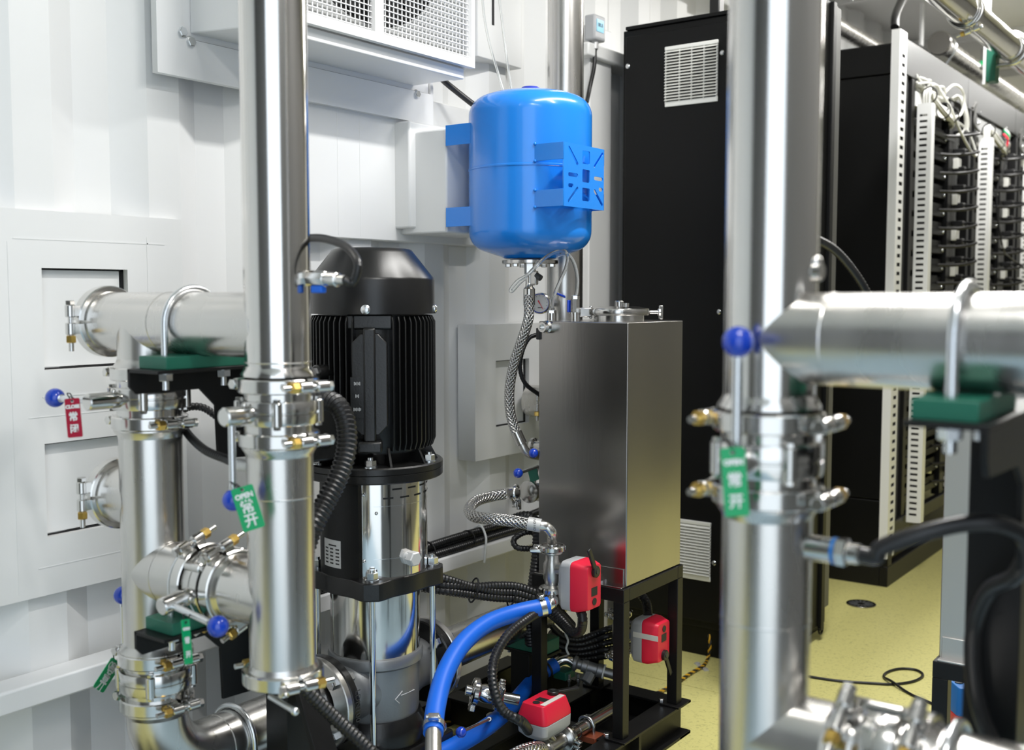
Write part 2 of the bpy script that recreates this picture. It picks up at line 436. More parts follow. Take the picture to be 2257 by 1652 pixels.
# ============================================================ WALL COOLER
ac = thing('air_conditioner', (-1.9, 1.915, 1.74), 'white wall-mounted cooling unit with wire grille above the black pump', 'air conditioner')
YA, YB, ZA, ZB = 1.555, 2.275, 1.787, 2.50
plate('mounting_frame', whitep, ac, (-1.974, 0, 0), ey, ez, [(1.44, 1.665), (2.335, 1.665), (2.335, 2.55), (1.44, 2.55)],
      [[(1.503, 1.7475), (2.324, 1.7475), (2.324, 2.54), (1.503, 2.54)]], 0.018)
bx('back_plate', whitep, ac, -1.985, -1.972, 1.505, 2.322, 1.7500, 2.54)
bx('frame_gap', matteb, ac, -1.990, -1.976, 1.499, 2.328, 1.7440, 2.54)
MB().prism([(-1.972, 1.53), (-1.815, 1.565), (-1.815, 2.262), (-1.972, 2.262)], (0, 0, 1.762), ex, ey, (0, 0, 0.74)).build('housing', whitep, ac, 0.003)
bx('bottom_pan', whitep, ac, -1.83, -1.795, 1.57, 2.258, 1.758, 1.786, 0.003)
fp = lambda n, outer, holes, x, th, m: plate(n, m, ac, (x, 0, 0), ey, ez, outer, holes, th)
fp('front_frame', [(YA, ZA), (YB, ZA), (YB, ZB), (YA, ZB)],
   [[(YA+0.02, ZA+0.022), (1.898, ZA+0.022), (1.898, ZB-0.02), (YA+0.02, ZB-0.02)],
    [(1.928, ZA+0.022), (YB-0.014, ZA+0.022), (YB-0.014, ZB-0.02), (1.928, ZB-0.02)]], -1.780, 0.016, whitep)
cir = [(1.915+0.296*math.cos(2*PI*k/72), 2.127+0.296*math.sin(2*PI*k/72)) for k in range(72)]
fp('fan_shroud', [(YA, ZA), (YB, ZA), (YB, ZB), (YA, ZB)], [cir], -1.806, 0.006, mat('shroud_grey', (0.46, 0.465, 0.46), 0, 0.5))
MB().lathe((-1.8135, 1.915, 2.127), ex, [(0.30, 0), (0.30, 0.0012)], 48).build('fan_opening', matteb, ac)
fan = MB()
for k in range(5):
    a = 2*PI*k/5+0.35
    pl = [(0.05*math.cos(a), 0.05*math.sin(a)), (0.28*math.cos(a-0.15), 0.28*math.sin(a-0.15)), (0.285*math.cos(a+0.45), 0.285*math.sin(a+0.45)), (0.05*math.cos(a+0.9), 0.05*math.sin(a+0.9))]
    fan.prism(pl, (-1.8098, 1.915, 2.127), ey, ez, (0.0016, 0, 0))
fan.build('fan_blades', matteb, ac)
gm = MB(); wr = 0.0012
for y0, y1 in ((YA+0.018, 1.90), (1.926, YB-0.012)):
    y = y0+0.006
    while y < y1: gm.box(-1.7865, -1.7841, y-wr, y+wr, ZA+0.018, ZB-0.018); y += 0.0148
    z = ZA+0.028
    while z < ZB-0.02: gm.box(-1.7845, -1.7821, y0, y1, z-wr, z+wr); z += 0.0134
stuff(gm.build('wire_grille', whitep, ac, flat=True))
for (yy, zz) in ((P(404, 70, X=-1.96)[1:]), (P(423, 92, X=-1.96)[1:]), (P(921, 207, X=-1.96)[1:])):
    MB().hexa((-1.968, yy, zz), ex, 0.0105, 0.011).cyl((-1.972, yy, zz), (-1.966, yy, zz), 0.013).build('bolt', zinc, ac)
# drain hose of the cooler
tag(MB().hose([P(968, 168, X=-1.93), P(992, 190, X=-1.93), P(1060, 243, X=-1.88), P(1090, 262, X=-1.86)], 0.0085).build('drain_hose', rubber),
    'black drain hose slanting down from the white cooler behind the blue tank', 'hose')
# thermostat
tp = P(1300, 68, X=-1.965)
th = thing('thermostat', tp, 'small grey wall thermostat with blue display beside the steel riser', 'thermostat')
MB().box(-1.965, -1.925, tp.y-0.035, tp.y+0.035, tp.z-0.038, tp.z+0.045).build('case', greyp, th, 0.006)
bx('display', lcd, th, -1.926, -1.9235, tp.y-0.022, tp.y+0.022, tp.z-0.010, tp.z+0.030)
MB().cyl((-1.945, tp.y, tp.z-0.038), (-1.945, tp.y, tp.z-0.062), 0.012).build('cable_gland', label, th)
text('88.8', 0.018, inkb, th, (-1.9232, tp.y, tp.z+0.012), ey, ez)
MB().hose([(-1.945, tp.y, tp.z-0.055), (-1.945, tp.y-0.004, tp.z-0.12), (-1.955, tp.y-0.015, tp.z-0.19), (-1.95, tp.y-0.04, tp.z-0.24)], 0.007).build('cable', rubber, th)
# ============================================================ PIPES OF THE FRONT ROW
YR = 1.187
XF, XB, XG = P(612, 712, Y=YR).x, P(330, 900, Y=YR).x, P(1698, 720, Y=YR).x
RF, RB, RG = 0.0530, 0.0545, 0.0522
ZH, ZL = 1.150, 0.705                # heights of the upper and lower cross pipes
def pipe(mb, a, b, r, n=48, ferr=(0, 0)):
    """tube with optional welded end ferrules"""
    a = V(a); b = V(b); d = (b-a).normalized()
    mb.lathe(a, d, [(r, 0), (r, (b-a).length)], n)
    for k, (p, s) in enumerate(((a, 1), (b, -1))):
        if ferr[k]: mb.lathe(p, d*s, [(r+0.0005, 0), (r*1.13, 0), (r*1.13, 0.003), (r*1.02, 0.012), (r, 0.016)], n)
    return mb
def seam(p, ax, r, parent):
    return MB().lathe(p, ax, [(r+0.0002, -0.0012), (r+0.0007, 0), (r+0.0002, 0.0012)], 48).build('weld_seam', steel, parent)
def clamp(c, ax, split, r, lab, group='two-bolt pipe clamps', brass_sign=-1, skew=0.0, flip=(-1,)):
    """heavy two-bolt clamp: two half rings, ears, bolts with brass nuts"""
    c = V(c); ax = V(ax).normalized(); sp = (V(split)-ax*V(split).dot(ax)).normalized(); tn = ax.cross(sp)*brass_sign
    ro = r*1.22; k = thing('pipe_clamp', c, lab, 'clamp', group)
    for s in (1, -1):
        MB().lathe(c, ax, [(r*1.015, -0.0115), (ro-0.002, -0.0115), (ro, -0.0095), (ro, 0.0095), (ro-0.002, 0.0115), (r*1.015, 0.0115)],
                   24, a0=R(3), a1=R(177), ref=-sp*1.0 if False else sp, closed=True).build('half_ring', zincy, k) if s > 0 else \
        MB().lathe(c, ax, [(r*1.015, -0.0115), (ro-0.002, -0.0115), (ro, -0.0095), (ro, 0.0095), (ro-0.002, 0.0115), (r*1.015, 0.0115)],
                   24, a0=R(183), a1=R(357), ref=sp, closed=True).build('half_ring', zincy, k)
    for s in (1, -1):
        bc = c+sp*(s*(ro+0.010)); t = ((tn+sp*(skew*s))*(-1 if s in flip else 1)).normalized()
        e = MB()
        for q in (0.012, -0.020):
            e.cyl(bc+t*(q-0.011), bc+t*(q+0.011), 0.0092, 20, ch=0.0015)
            e.obox(bc-sp*(s*0.008)+t*q, t, sp, ax, 0.018, 0.014, 0.017)
        e.build('ear', zincy, k)
        bo = MB().cyl(bc-t*0.034, bc+t*0.052, 0.0046, 14).hexa(bc-t*0.039, t, 0.0085, 0.008).build('bolt', zincy, k)
        MB().hexa(bc+t*0.024, t, 0.0092, 0.013).build('brass_nut', brass, bo)
    return k
zincy = mat('nickel_clamp', (0.66, 0.65, 0.63), 1, 0.17, bump=0.04, bscale=60)
def butterfly(c, ax, hub, rod, r, lab, glab, hub_len=0.105, rod_len=0.118, rod_at=None):
    c = V(c); ax = V(ax).normalized(); hub = V(hub).normalized(); rod = V(rod).normalized()
    t = thing('butterfly_valve', c, lab, 'valve', glab)
    MB().lathe(c, ax, [(r*1.0, -0.034), (r*1.04, -0.034), (r*1.04, -0.020), (r*1.18, -0.019), (r*1.20, -0.017), (r*1.20, -0.002),
                       (r*1.16, -0.001), (r*1.16, 0.001), (r*1.20, 0.002), (r*1.20, 0.017), (r*1.18, 0.019), (r*1.04, 0.020), (r*1.04, 0.034), (r, 0.034)], 48).build('body', zincy, t)
    u, v, _ = basis(ax); side = ax.cross(hub)
    for k in range(4):
        a = PI/4+k*PI/2; d = hub*math.cos(a)+side*math.sin(a); p = c+d*(r*1.17)
        MB().cyl(p-ax*0.019, p+ax*0.019, 0.0085, 18, ch=0.0015).build('lug', zincy, t)
        MB().hexa(p+ax*0.019, ax, 0.0060, 0.005).hexa(p-ax*0.024, ax, 0.0060, 0.005).cyl(p-ax*0.022, p+ax*0.022, 0.003, 8).build('bolt', zincy, t)
    MB().cyl(c+hub*(r*1.1), c+hub*(r+0.012), 0.011, 20).cyl(c+hub*(r+0.006), c+hub*hub_len, 0.0148, 32, ch=0.002).build('stem_hub', zincy, t)
    MB().sphere(c+hub*(r+0.018)+ax*0.0145*(1 if ax.z >= 0 else -1), 0.005, 14, 8).build('grub_screw', zincy, t)
    ra = c+hub*(rod_at or (hub_len-0.016))
    h = MB().cyl(ra+rod*0.012, ra+rod*(rod_len-0.01), 0.0058, 18).cyl(ra+rod*(rod_len-0.014), ra+rod*(rod_len-0.006), 0.0075, 18, r2=0.005).build('handle', zinc, t)
    MB().sphere(ra+rod*(rod_len+0.006), 0.0172, 28, 16).build('knob', knobb, h)
    return t
def ubolt(c, ax, up, r, lab, legs=0.075, wr=0.0058, gl='zinc U-bolts'):
    c = V(c); ax = V(ax).normalized(); up = V(up).normalized(); s = ax.cross(up); t = thing('u_bolt', c-up*legs, lab, 'bolt', gl)
    R_ = r+wr+0.001
    pts = [c+s*R_-up*legs]+[c+s*(R_*math.cos(PI*k/20))+up*(R_*math.sin(PI*k/20)) for k in range(21)]+[c-s*R_-up*legs]
    MB().tube(pts, wr, 16).build('bow', zinc, t)
    for g in (1, -1):
        p = c+s*(g*R_)
        MB().tube([p-up*(legs*0.5), p-up*(legs*0.5+0.012), p-up*(legs+0.030)], wr*1.04, 16, prof=lambda i, N, l: wr*1.04).build('thread', zinc, t)
    return t, R_, s
def tagplate(c4, m, words, lab, rod_p, narrow=1.0):
    """c4: top-left, top-right, bottom-left corners in space"""
    tl, tr, bl = [V(q) for q in c4]
    u = (tr-tl); wdt = u.length; u.normalize(); v = (tl-bl); v = (v-u*v.dot(u)); hgt = v.length; v.normalize(); n = u.cross(v)
    cen = tl+u*(wdt/2)-v*(hgt/2); cen = cen
    t = thing('valve_tag', cen-v*hgt/2, lab, 'tag', 'hanging valve tags')
    hole = [(0.0028*math.cos(2*PI*k/12), hgt*0.43+0.0028*math.sin(2*PI*k/12)) for k in range(12)]
    plate('tag_plate', m, t, cen, u, v, rrect(0, 0, wdt, hgt, wdt*0.1), [hole], 0.0012)
    fr = cen+n*0.0009
    text(words[0], wdt*0.31, ink, t, fr+v*(hgt*0.285), u, v, bold=0.0006)
    text(words[1], wdt*0.62, ink, t, fr+v*(hgt*0.02), u, v, bold=0.0005)
    text(words[2], wdt*0.62, ink, t, fr-v*(hgt*0.29), u, v, bold=0.0005)
    hp = cen+v*(hgt*0.43); rod_p = V(rod_p)
    a = rod_p-hp; nn = n
    loop = [hp+n*0.002, hp+a*0.5+n*0.006, rod_p+n*0.007+a.normalized()*0.004, rod_p+a.normalized()*0.008-n*0.0, rod_p-n*0.007, hp+a*0.5-n*0.006, hp-n*0.002]
    MB().tube(smooth_path(loop, 6), 0.0011, 6).build('tie_loop', matteb, t)
    return t
def nut_stack(p, up, parent_lab=None, par=None):
    """washer and nut under a bracket, hanging on a bolt end"""
    return MB().cyl(p, p-up*0.003, 0.014, 20).hexa(p-up*0.015, up, 0.0125, 0.0125).build('nut', zinc, par)
def angle_bracket(zaxis, lab):
    """black angle arm with a hooked web, green saddle block on top; returns its top height"""
    zt = zaxis-0.074; x0, x1 = -1.578, -1.495
    t = thing('pipe_bracket', (-1.54, 1.31, zt-0.17), lab, 'bracket', 'black pipe brackets')
    web = [(1.082, zt), (1.36, zt), (1.36, zt-0.178), (1.262, zt-0.172), (1.258, zt-0.075), (1.225, zt-0.043), (1.094, zt-0.043), (1.082, zt-0.030)]
    MB().prism(web, (x0, 0, 0), ey, ez, (0.006, 0, 0)).build('web', blackp, t, 0.0008)
    MB().box(x0, x1, 1.082, 1.36, zt-0.006, zt).build('flange', blackp, t, 0.0008)
    b = thing('saddle_block', (-1.536, YR, zt), 'dark green plastic saddle block on the '+lab.split(' under')[0].replace('black ', ''), 'pipe block', 'green saddle blocks')
    blk = [(-0.084, 0), (0.084, 0), (0.084, 0.021), (0.046, 0.021)]+[(0.0545*math.sin(a), 0.074-0.0545*math.cos(a)) for a in [R(26-4*k) for k in range(1, 13)]]+[(-0.046, 0.021), (-0.084, 0.021)]
    MB().prism(blk, (-1.575, YR, zt), ey, ez, (0.074, 0, 0)).build('block', green, b, 0.0012)
    return t
# ---- left manifold: tall riser, cross pipe, short drop
m1 = thing('pipe_manifold', (XF, YR, 1.07), 'tall polished steel riser in front of the pump with its cross pipe to the left', 'pipe')
pipe(MB(), (XF, YR, 1.070), (XF, YR, HC), RF, ferr=(1, 0)).build('riser', polish, m1)
xe = P(238, 705, Y=YR).x
pipe(MB(), (xe, YR, ZH), (XF-0.01, YR, ZH), RB*0.985, ferr=(1, 0)).build('cross_pipe', steel, m1)
pipe(MB(), (XB, YR, 1.070), (XB, YR, ZH), RB*0.98, ferr=(1, 0)).build('drop_leg', steel, m1)
MB().lathe((XB+0.07, YR, ZH), ex, [(RB*0.985+0.0002, -0.001), (RB*0.985+0.0007, 0), (RB*0.985+0.0002, 0.001)], 48).build('weld_seam', steel, m1)
seam((XF, YR, 1.092), ez, RF, m1)
cp = thing('end_cap', (xe, YR, ZH), 'steel blind cap closing the left end of the upper cross pipe', 'cap', 'pipe end caps')
MB().lathe((xe-0.001, YR, ZH), -ex, [(RB*1.11, 0), (RB*1.11, 0.006), (RB*0.9, 0.009), (0.001, 0.012)], 48).build('disc', steel, cp)
clamp((xe, YR, ZH), ex, -ey, RB*0.985, 'two-bolt clamp on the capped left end of the upper cross pipe', brass_sign=1)
# ---- front column
clamp((XF, YR, 1.055), ez, ex, RF, 'two-bolt clamp above the butterfly valve of the column before the pump', brass_sign=-1, skew=-0.15)
bv1 = butterfly((XF, YR, 1.0125), ez, -ey, -ez, RF, 'butterfly valve with handle pointing down on the column before the pump', 'stainless butterfly valves', hub_len=0.112, rod_len=0.124)
clamp((XF, YR, 0.969), ez, ex, RF, 'two-bolt clamp below the butterfly valve of the column before the pump', brass_sign=-1, skew=-0.15)
zb1 = 0.585
m2 = thing('pipe_spool', (XF, YR, zb1), 'lower steel column before the pump, green OPEN tag in front of it', 'pipe')
pipe(MB(), (XF, YR, zb1), (XF, YR, 0.957), RF*1.01, ferr=(1, 1)).build('column', steel, m2)
pipe(MB(), (P(519, 1315, Y=YR).x, YR, ZL), (XF-0.01, YR, ZL), RF, ferr=(1, 0)).build('branch', steel, m2)
seam((XF, YR, 0.876), ez, RF*1.01, m2)
clamp((XF, YR, zb1-0.004), ez, (0.95, -0.3, 0), RF*1.02, 'two-bolt clamp around the blind bottom of the column before the pump', brass_sign=1)
dn = thing('drain_plug', (XF, YR, zb1-0.06), 'blind flange with drain stub and steel T-handle under the column before the pump', 'drain')
MB().lathe((XF, YR, zb1-0.003), -ez, [(RF*1.13, 0), (RF*1.13, 0.008), (RF, 0.011), (0.009, 0.014), (0.009, 0.040), (0.004, 0.042)], 40).build('blind_flange', steel, dn)
hA, hB = P(596, 1534, Y=YR-0.03), P(650, 1567, Y=YR-0.05)
MB().cyl(hA, hB, 0.0052, 16).sphere(hB, 0.0068, 14, 8).build('handle', zinc, dn)
sn = P(528, 1024, Y=YR-0.02)
st = thing('thermowell', sn, 'small white-metal thermowell stud on the left side of the front column', 'sensor')
MB().cyl(V((XF-RF*0.9, YR-0.02, sn.z)), sn, 0.010, 20, ch=0.002).sphere(sn, 0.011, 18, 10).build('stud', label, st)
# ---- rear column
clamp((XB, YR, 1.060), ez, ex, RB, 'two-bolt clamp above the closed valve of the leftmost column')
bv2 = butterfly((XB, YR, 1.0165), ez, (0, -1, 0), (-1, 0.0, 0.0), RB, 'butterfly valve with handle pointing left and red CLOSE tag', 'stainless butterfly valves', hub_len=0.125, rod_len=0.115)
clamp((XB, YR, 0.973), ez, ex, RB, 'two-bolt clamp below the closed valve of the leftmost column', brass_sign=-1, skew=-0.12)
m3 = thing('pipe_spool', (XB, YR, 0.56), 'leftmost lower steel column with a branch to the right and a capped stub', 'pipe')
pipe(MB(), (XB, YR, 0.556), (XB, YR, 0.9612), RB*1.02, ferr=(1, 1)).build('column', steel, m3)
pipe(MB(), (XB, YR, ZL), (P(446, 1290, Y=YR).x, YR, ZL), RB*1.0, ferr=(0, 1)).build('branch', steel, m3)
sz = P(262, 1085, Y=YR)
pipe(MB(), (sz.x, YR, sz.z), (XB, YR, sz.z), RB*0.99, ferr=(1, 0)).build('stub', steel, m3)
seam((P(385, 1270, Y=YR).x, YR, ZL), ex, RB, m3)
cp2 = thing('end_cap', (sz.x, YR, sz.z), 'steel blind cap on the lower stub beside the leftmost column', 'cap', 'pipe end caps')
MB().lathe((sz.x-0.001, YR, sz.z), -ex, [(RB*1.11, 0), (RB*1.11, 0.006), (RB*0.9, 0.009), (0.001, 0.012)], 48).build('disc', steel, cp2)
clamp((sz.x, YR, sz.z), ex, -ey, RB*0.985, 'two-bolt clamp on the capped lower stub left of the leftmost column', brass_sign=1)
# ---- lower cross link between the two columns
x1, x2 = P(452, 1290, Y=YR).x, P(513, 1310, Y=YR).x
clamp((x1, YR, ZL), ex, (0, -0.35, 1), RB, 'left two-bolt clamp of the low cross pipe', brass_sign=-1)
butterfly(((x1+x2)/2, YR, ZL), ex, (0, -1, -0.12), (1, 0, -0.12), RF, 'butterfly valve lying in the low cross pipe with handle pointing right', 'stainless butterfly valves', hub_len=0.118, rod_len=0.118)
clamp((x2, YR, ZL), ex, (0, -0.35, 1), RF, 'right two-bolt clamp of the low cross pipe', brass_sign=-1)
# ---- bottom of the rear column
clamp((XB, YR, 0.546), ez, ex, RB, 'upper two-bolt clamp at the foot of the leftmost column', brass_sign=-1, skew=-0.12)
butterfly((XB, YR, 0.505), ez, -ex, ez, RB, 'butterfly valve at the foot of the leftmost column, knob behind it', 'stainless butterfly valves', hub_len=0.112, rod_len=0.128)
clamp((XB, YR, 0.462), ez, ex, RB, 'lower two-bolt clamp at the foot of the leftmost column', brass_sign=-1, skew=-0.12)
PX = -1.66; PY = P(823, 900, X=PX).y; ZP = 0.332
eb = thing('inlet_pipe', (XB, YR, ZP), 'steel elbow pipe from the leftmost column to the left pump flange', 'pipe')
br = 0.105
pts = [(XB, YR, 0.447), (XB, YR, ZP+br)]+[(XB, YR+br-br*math.cos(a), ZP+br-br*math.sin(a)) for a in [R(6*k) for k in range(1, 16)]]+[(XB, PY-0.175, ZP)]
MB().tube(pts, RB*1.01, 44).build('elbow', steel, eb)
MB().lathe((XB, YR, 0.450), -ez, [(RB, 0), (RB*1.13, 0), (RB*1.13, 0.004), (RB, 0.014)], 44).build('ferrule', steel, eb)
seam((XB, YR+br+0.03, ZP), ey, RB*1.01, eb)
t_, R_, s_ = ubolt((XB, P(515, 1590, X=XB).y, ZP), ey, ez, RB, 'U-bolt over the low inlet pipe behind the black post')
# ---- U-bolts, brackets
for zz, lab, ul in ((ZH, 'upper black bracket under the cross pipe', 'U-bolt over the upper left cross pipe'), (ZL, 'lower black bracket under the low cross pipe', 'U-bolt over the low cross pipe')):
    t, R_, s = ubolt((-1.536, YR, zz), ex, ez, RB*0.985, ul, legs=0.080)
    angle_bracket(zz, lab)
    for g in (1, -1): nut_stack(V((-1.536, YR+g*R_, zz-0.080)), ez, par=t)
po = thing('bracket_post', (-1.54, 1.39, 0), 'black square steel post with diagonal foot brace behind the front column', 'post')
bx('post', blackp, po, -1.572, -1.512, 1.362, 1.422, 0, 1.078, 0.002)
d0, d1 = P(668, 1490, X=-1.50), P(728, 1700, X=-1.42)
MB().obox((d0+d1)/2, d1-d0, (d1-d0).cross(ex), (d1-d0).cross((d1-d0).cross(ex)), (d1-d0).length, 0.052, 0.012).build('brace', blackp, po, 0.001)
ZR = 0.684
# ---- right manifold
m4 = thing('pipe_manifold', (XG, YR, 1.07), 'large near steel riser at right with a cross pipe leaving to the right', 'pipe')
pipe(MB(), (XG, YR, 1.070), (XG, YR, HC), RG, ferr=(1, 0)).build('riser', polish, m4)
pipe(MB(), (XG+0.005, YR, ZH), (0.30, YR, ZH), RG*0.985).build('cross_pipe', steel, m4)
seam((XG+0.075, YR, ZH), ex, RG*0.985, m4)
clamp((XG, YR, 1.055), ez, ex, RG, 'two-bolt clamp above the valve of the near right column', brass_sign=-1, flip=(1,))
butterfly((XG, YR, 1.0125), ez, -ey, ez, RG, 'butterfly valve with handle pointing up on the near right column', 'stainless butterfly valves', hub_len=0.104, rod_len=0.130)
clamp((XG, YR, 0.970), ez, ex, RG, 'two-bolt clamp below the valve of the near right column', brass_sign=-1, flip=(1,))
m5 = thing('pipe_spool', (XG, YR, 0.56), 'near right lower steel column with a low branch to the right', 'pipe')
pipe(MB(), (XG, YR, 0.52), (XG, YR, 0.9582), RG*0.985, ferr=(0, 1)).build('column', steel, m5)
xg1, xg2 = P(1880, 1590, Y=YR).x, P(2035, 1600, Y=YR).x
pipe(MB(), (XG, YR, ZR), (xg1-0.006, YR, ZR), RG*0.985, ferr=(0, 1)).build('branch', steel, m5)
seam((XG, YR, 0.822), ez, RG*0.985, m5)
clamp((xg1, YR, ZR), ex, (0, -0.75, 1), RG, 'left two-bolt clamp of the near low branch at lower right', brass_sign=1, flip=())
butterfly(((xg1+xg2)/2, YR, ZR), ex, (0, -0.7, -0.9), (1, 0, 0), RG, 'butterfly valve in the near low branch at lower right', 'stainless butterfly valves', hub_len=0.10)
clamp((xg2, YR, ZR), ex, (0, -0.75, 1), RG, 'right two-bolt clamp of the near low branch at lower right', brass_sign=1, flip=())
m6 = thing('pipe_spool', (xg2+0.02, YR, ZR-0.06), 'near low steel pipe running out of the picture at lower right', 'pipe')
pipe(MB(), (xg2+0.006, YR, ZR), (0.30, YR, ZR), RG*0.985, ferr=(1, 0)).build('tube', steel, m6)
# U-bolts, blocks, post at right
ux = P(2106, 740, Y=YR-0.05).x
for zz, ul, bl in ((ZH, 'large near U-bolt over the right cross pipe', 'green saddle block under the right cross pipe'), (ZR, 'near U-bolt over the low pipe at lower right', 'green saddle block under the low right pipe')):
    t, R_, s = ubolt((ux, YR, zz), ex, ez, RG*0.985, ul, legs=0.078, wr=0.0064)
    b = thing('saddle_block', (ux, YR, zz-0.074), bl, 'pipe block', 'green saddle blocks')
    blk = [(-0.084, 0), (0.084, 0), (0.084, 0.021), (0.046, 0.021)]+[(0.0535*math.sin(a), 0.074-0.0535*math.cos(a)) for a in [R(26-4*k) for k in range(1, 13)]]+[(-0.046, 0.021), (-0.084, 0.021)]
    MB().prism(blk, (ux-0.032, YR, zz-0.074), ey, ez, (0.064, 0, 0)).build('block', green, b, 0.0012)
    k = thing('pipe_bracket', (ux, YR, zz-0.2), 'black bracket under the '+('right cross pipe' if zz == ZH else 'low right pipe'), 'bracket', 'black pipe brackets')
    MB().box(ux-0.036, ux+0.045, 1.09, 1.36, zz-0.080, zz-0.074).build('flange', blackp, k, 0.0008)
    web = [(1.09, zz-0.080), (1.36, zz-0.080), (1.36, zz-0.26), (1.265, zz-0.25), (1.262, zz-0.155), (1.23, zz-0.13), (1.10, zz-0.125), (1.09, zz-0.11)]
    MB().prism(web, (ux+0.038, 0, 0), ey, ez, (0.006, 0, 0)).build('web', blackp, k, 0.0008)
    for g in (1, -1): nut_stack(V((ux, YR+g*R_, zz-0.080)), ez, par=t)
pr = thing('bracket_post', (ux+0.03, 1.36, 0), 'black square steel post below the right cross pipe at the right edge', 'post')
pl0 = P(2128, 1300, Y=1.37)
bx('post', blackp, pr, pl0.x, pl0.x+0.062, 1.37, 1.43, 0, 1.073, 0.002)
# tags
def facing(px, py, d): return P(px, py, d=d)
dt = 1.655
tagplate((facing(508, 1080, dt), facing(556, 1065, dt), facing(533, 1175, dt)), tagg, ('OPEN', '常', '开'), 'green OPEN tag hanging on the handle of the column before the pump', P(512, 1062, Y=YR-0.096))
tagplate((facing(142, 879, 1.84), facing(175, 876, 1.84), facing(158, 964, 1.84)), tagr, ('CLOSE', '常', '闭'), 'red CLOSE tag hanging from the left-pointing valve handle', P(152, 868, Y=YR-0.11))
tagplate((facing(1587, 988, 1.165), facing(1641, 984, 1.165), facing(1606, 1139, 1.165)), tagg, ('OPEN', '常', '开'), 'largest green OPEN tag, on the near right column', P(1606, 975, Y=YR-0.09))
tagplate((facing(399, 1366, 1.70), facing(417, 1363, 1.715), facing(420, 1462, 1.70)), tagg, ('OPEN', '常', '开'), 'green OPEN tag seen edgewise on the low cross pipe valve', P(412, 1350, Y=YR-0.10))
tagplate((facing(247, 1447, 2.02), facing(268, 1462, 2.07), facing(216, 1520, 2.02)), tagg, ('OPEN', '常', '开'), 'green OPEN tag half hidden left of the leftmost column foot', P(258, 1440, X=XB-0.095))
# thermowell with cable on the right column
sp = P(1780, 1205, Y=YR); se = V((P(1868, 1220, Y=YR-0.0).x, YR, sp.z-0.004))
sg = thing('pressure_sensor', V((XG+RG, YR, sp.z)), 'shiny pressure sensor with black cable on the near right column', 'sensor')
MB().cyl((XG+RG*0.9, YR, sp.z), (XG+RG+0.034, YR, sp.z), 0.0145, 28, ch=0.002).build('body', zincy, sg)
MB().hexa((XG+RG+0.032, YR, sp.z), ex, 0.0165, 0.012).cyl((XG+RG+0.043, YR, sp.z), (XG+RG+0.058, YR, sp.z), 0.0115, 24, ch=0.002).build('nut', zincy, sg)
MB().cyl((XG+RG+0.027, YR, sp.z), (XG+RG+0.031, YR, sp.z), 0.0152, 28).build('blue_ring', bluev, sg)
c0 = V((XG+RG+0.054, YR, sp.z))
MB().hose([c0, c0+ex*0.02, P(1945, 1205, Y=YR), P(2030, 1175, Y=YR+0.01), P(2130, 1153, Y=YR+0.03), P(2215, 1158, Y=YR+0.05), P(2262, 1195, Y=YR+0.08), P(2240, 1265, Y=YR+0.10), P(2180, 1300, Y=YR+0.13), P(2150, 1370, Y=YR+0.155), P(2143, 1450, Y=YR+0.16), P(2158, 1560, Y=YR+0.16), P(2190, 1640, Y=YR+0.16)], 0.0095).build('cable', rubber, sg)
tz = P(2180, 1285, Y=YR+0.12)
# sensor with cable arching over the motor, right of the front riser
s2 = thing('pressure_sensor', P(690, 614, Y=YR+0.02), 'silver sensor valve with blue lever right of the tall riser', 'sensor')
v0, v1 = P(668, 612, Y=YR+0.022), P(738, 616, Y=YR+0.022)
MB().cyl(v0, v0.lerp(v1, 0.75), 0.0125, 8, ch=0.0015).cyl(v0.lerp(v1, 0.72), v0.lerp(v1, 1.1), 0.0112, 24, ch=0.0015).cyl(v0.lerp(v1, 1.08), v0.lerp(v1, 1.32), 0.0078, 16).build('body', zincy, s2)
ln = P(702, 637, Y=YR+0.02)
MB().obox(ln, ex, ez, ey, 0.024, 0.012, 0.012).build('lever', hoseb, s2, 0.002)
MB().conduit([v0.lerp(v1, 1.28), P(778, 622, Y=YR+0.03), P(789, 580, Y=YR+0.035), P(765, 545, Y=YR+0.06), P(722, 527, Y=YR+0.09), P(685, 524, Y=YR+0.12), P(640, 530, Y=YR+0.16)], 0.0068, step=0.0035).build('cable', rubber, s2)
# rear cable loop at the left
s3 = thing('sensor_cable', P(500, 1012, Y=YR+0.02), 'black cable looping from the leftmost valve to the stud on the front column', 'cable')
MB().conduit([sn+V((-0.004, 0.0, 0)), P(500, 1012, Y=YR+0.0), P(450, 990, Y=YR+0.02), P(410, 950, Y=YR+0.06), P(398, 915, Y=YR+0.08), P(412, 898, Y=YR+0.10), P(445, 897, Y=YR+0.12), P(475, 915, Y=YR+0.13), P(500, 935, Y=YR+0.14)], 0.0078, step=0.0035).build('cable', rubber, s3)
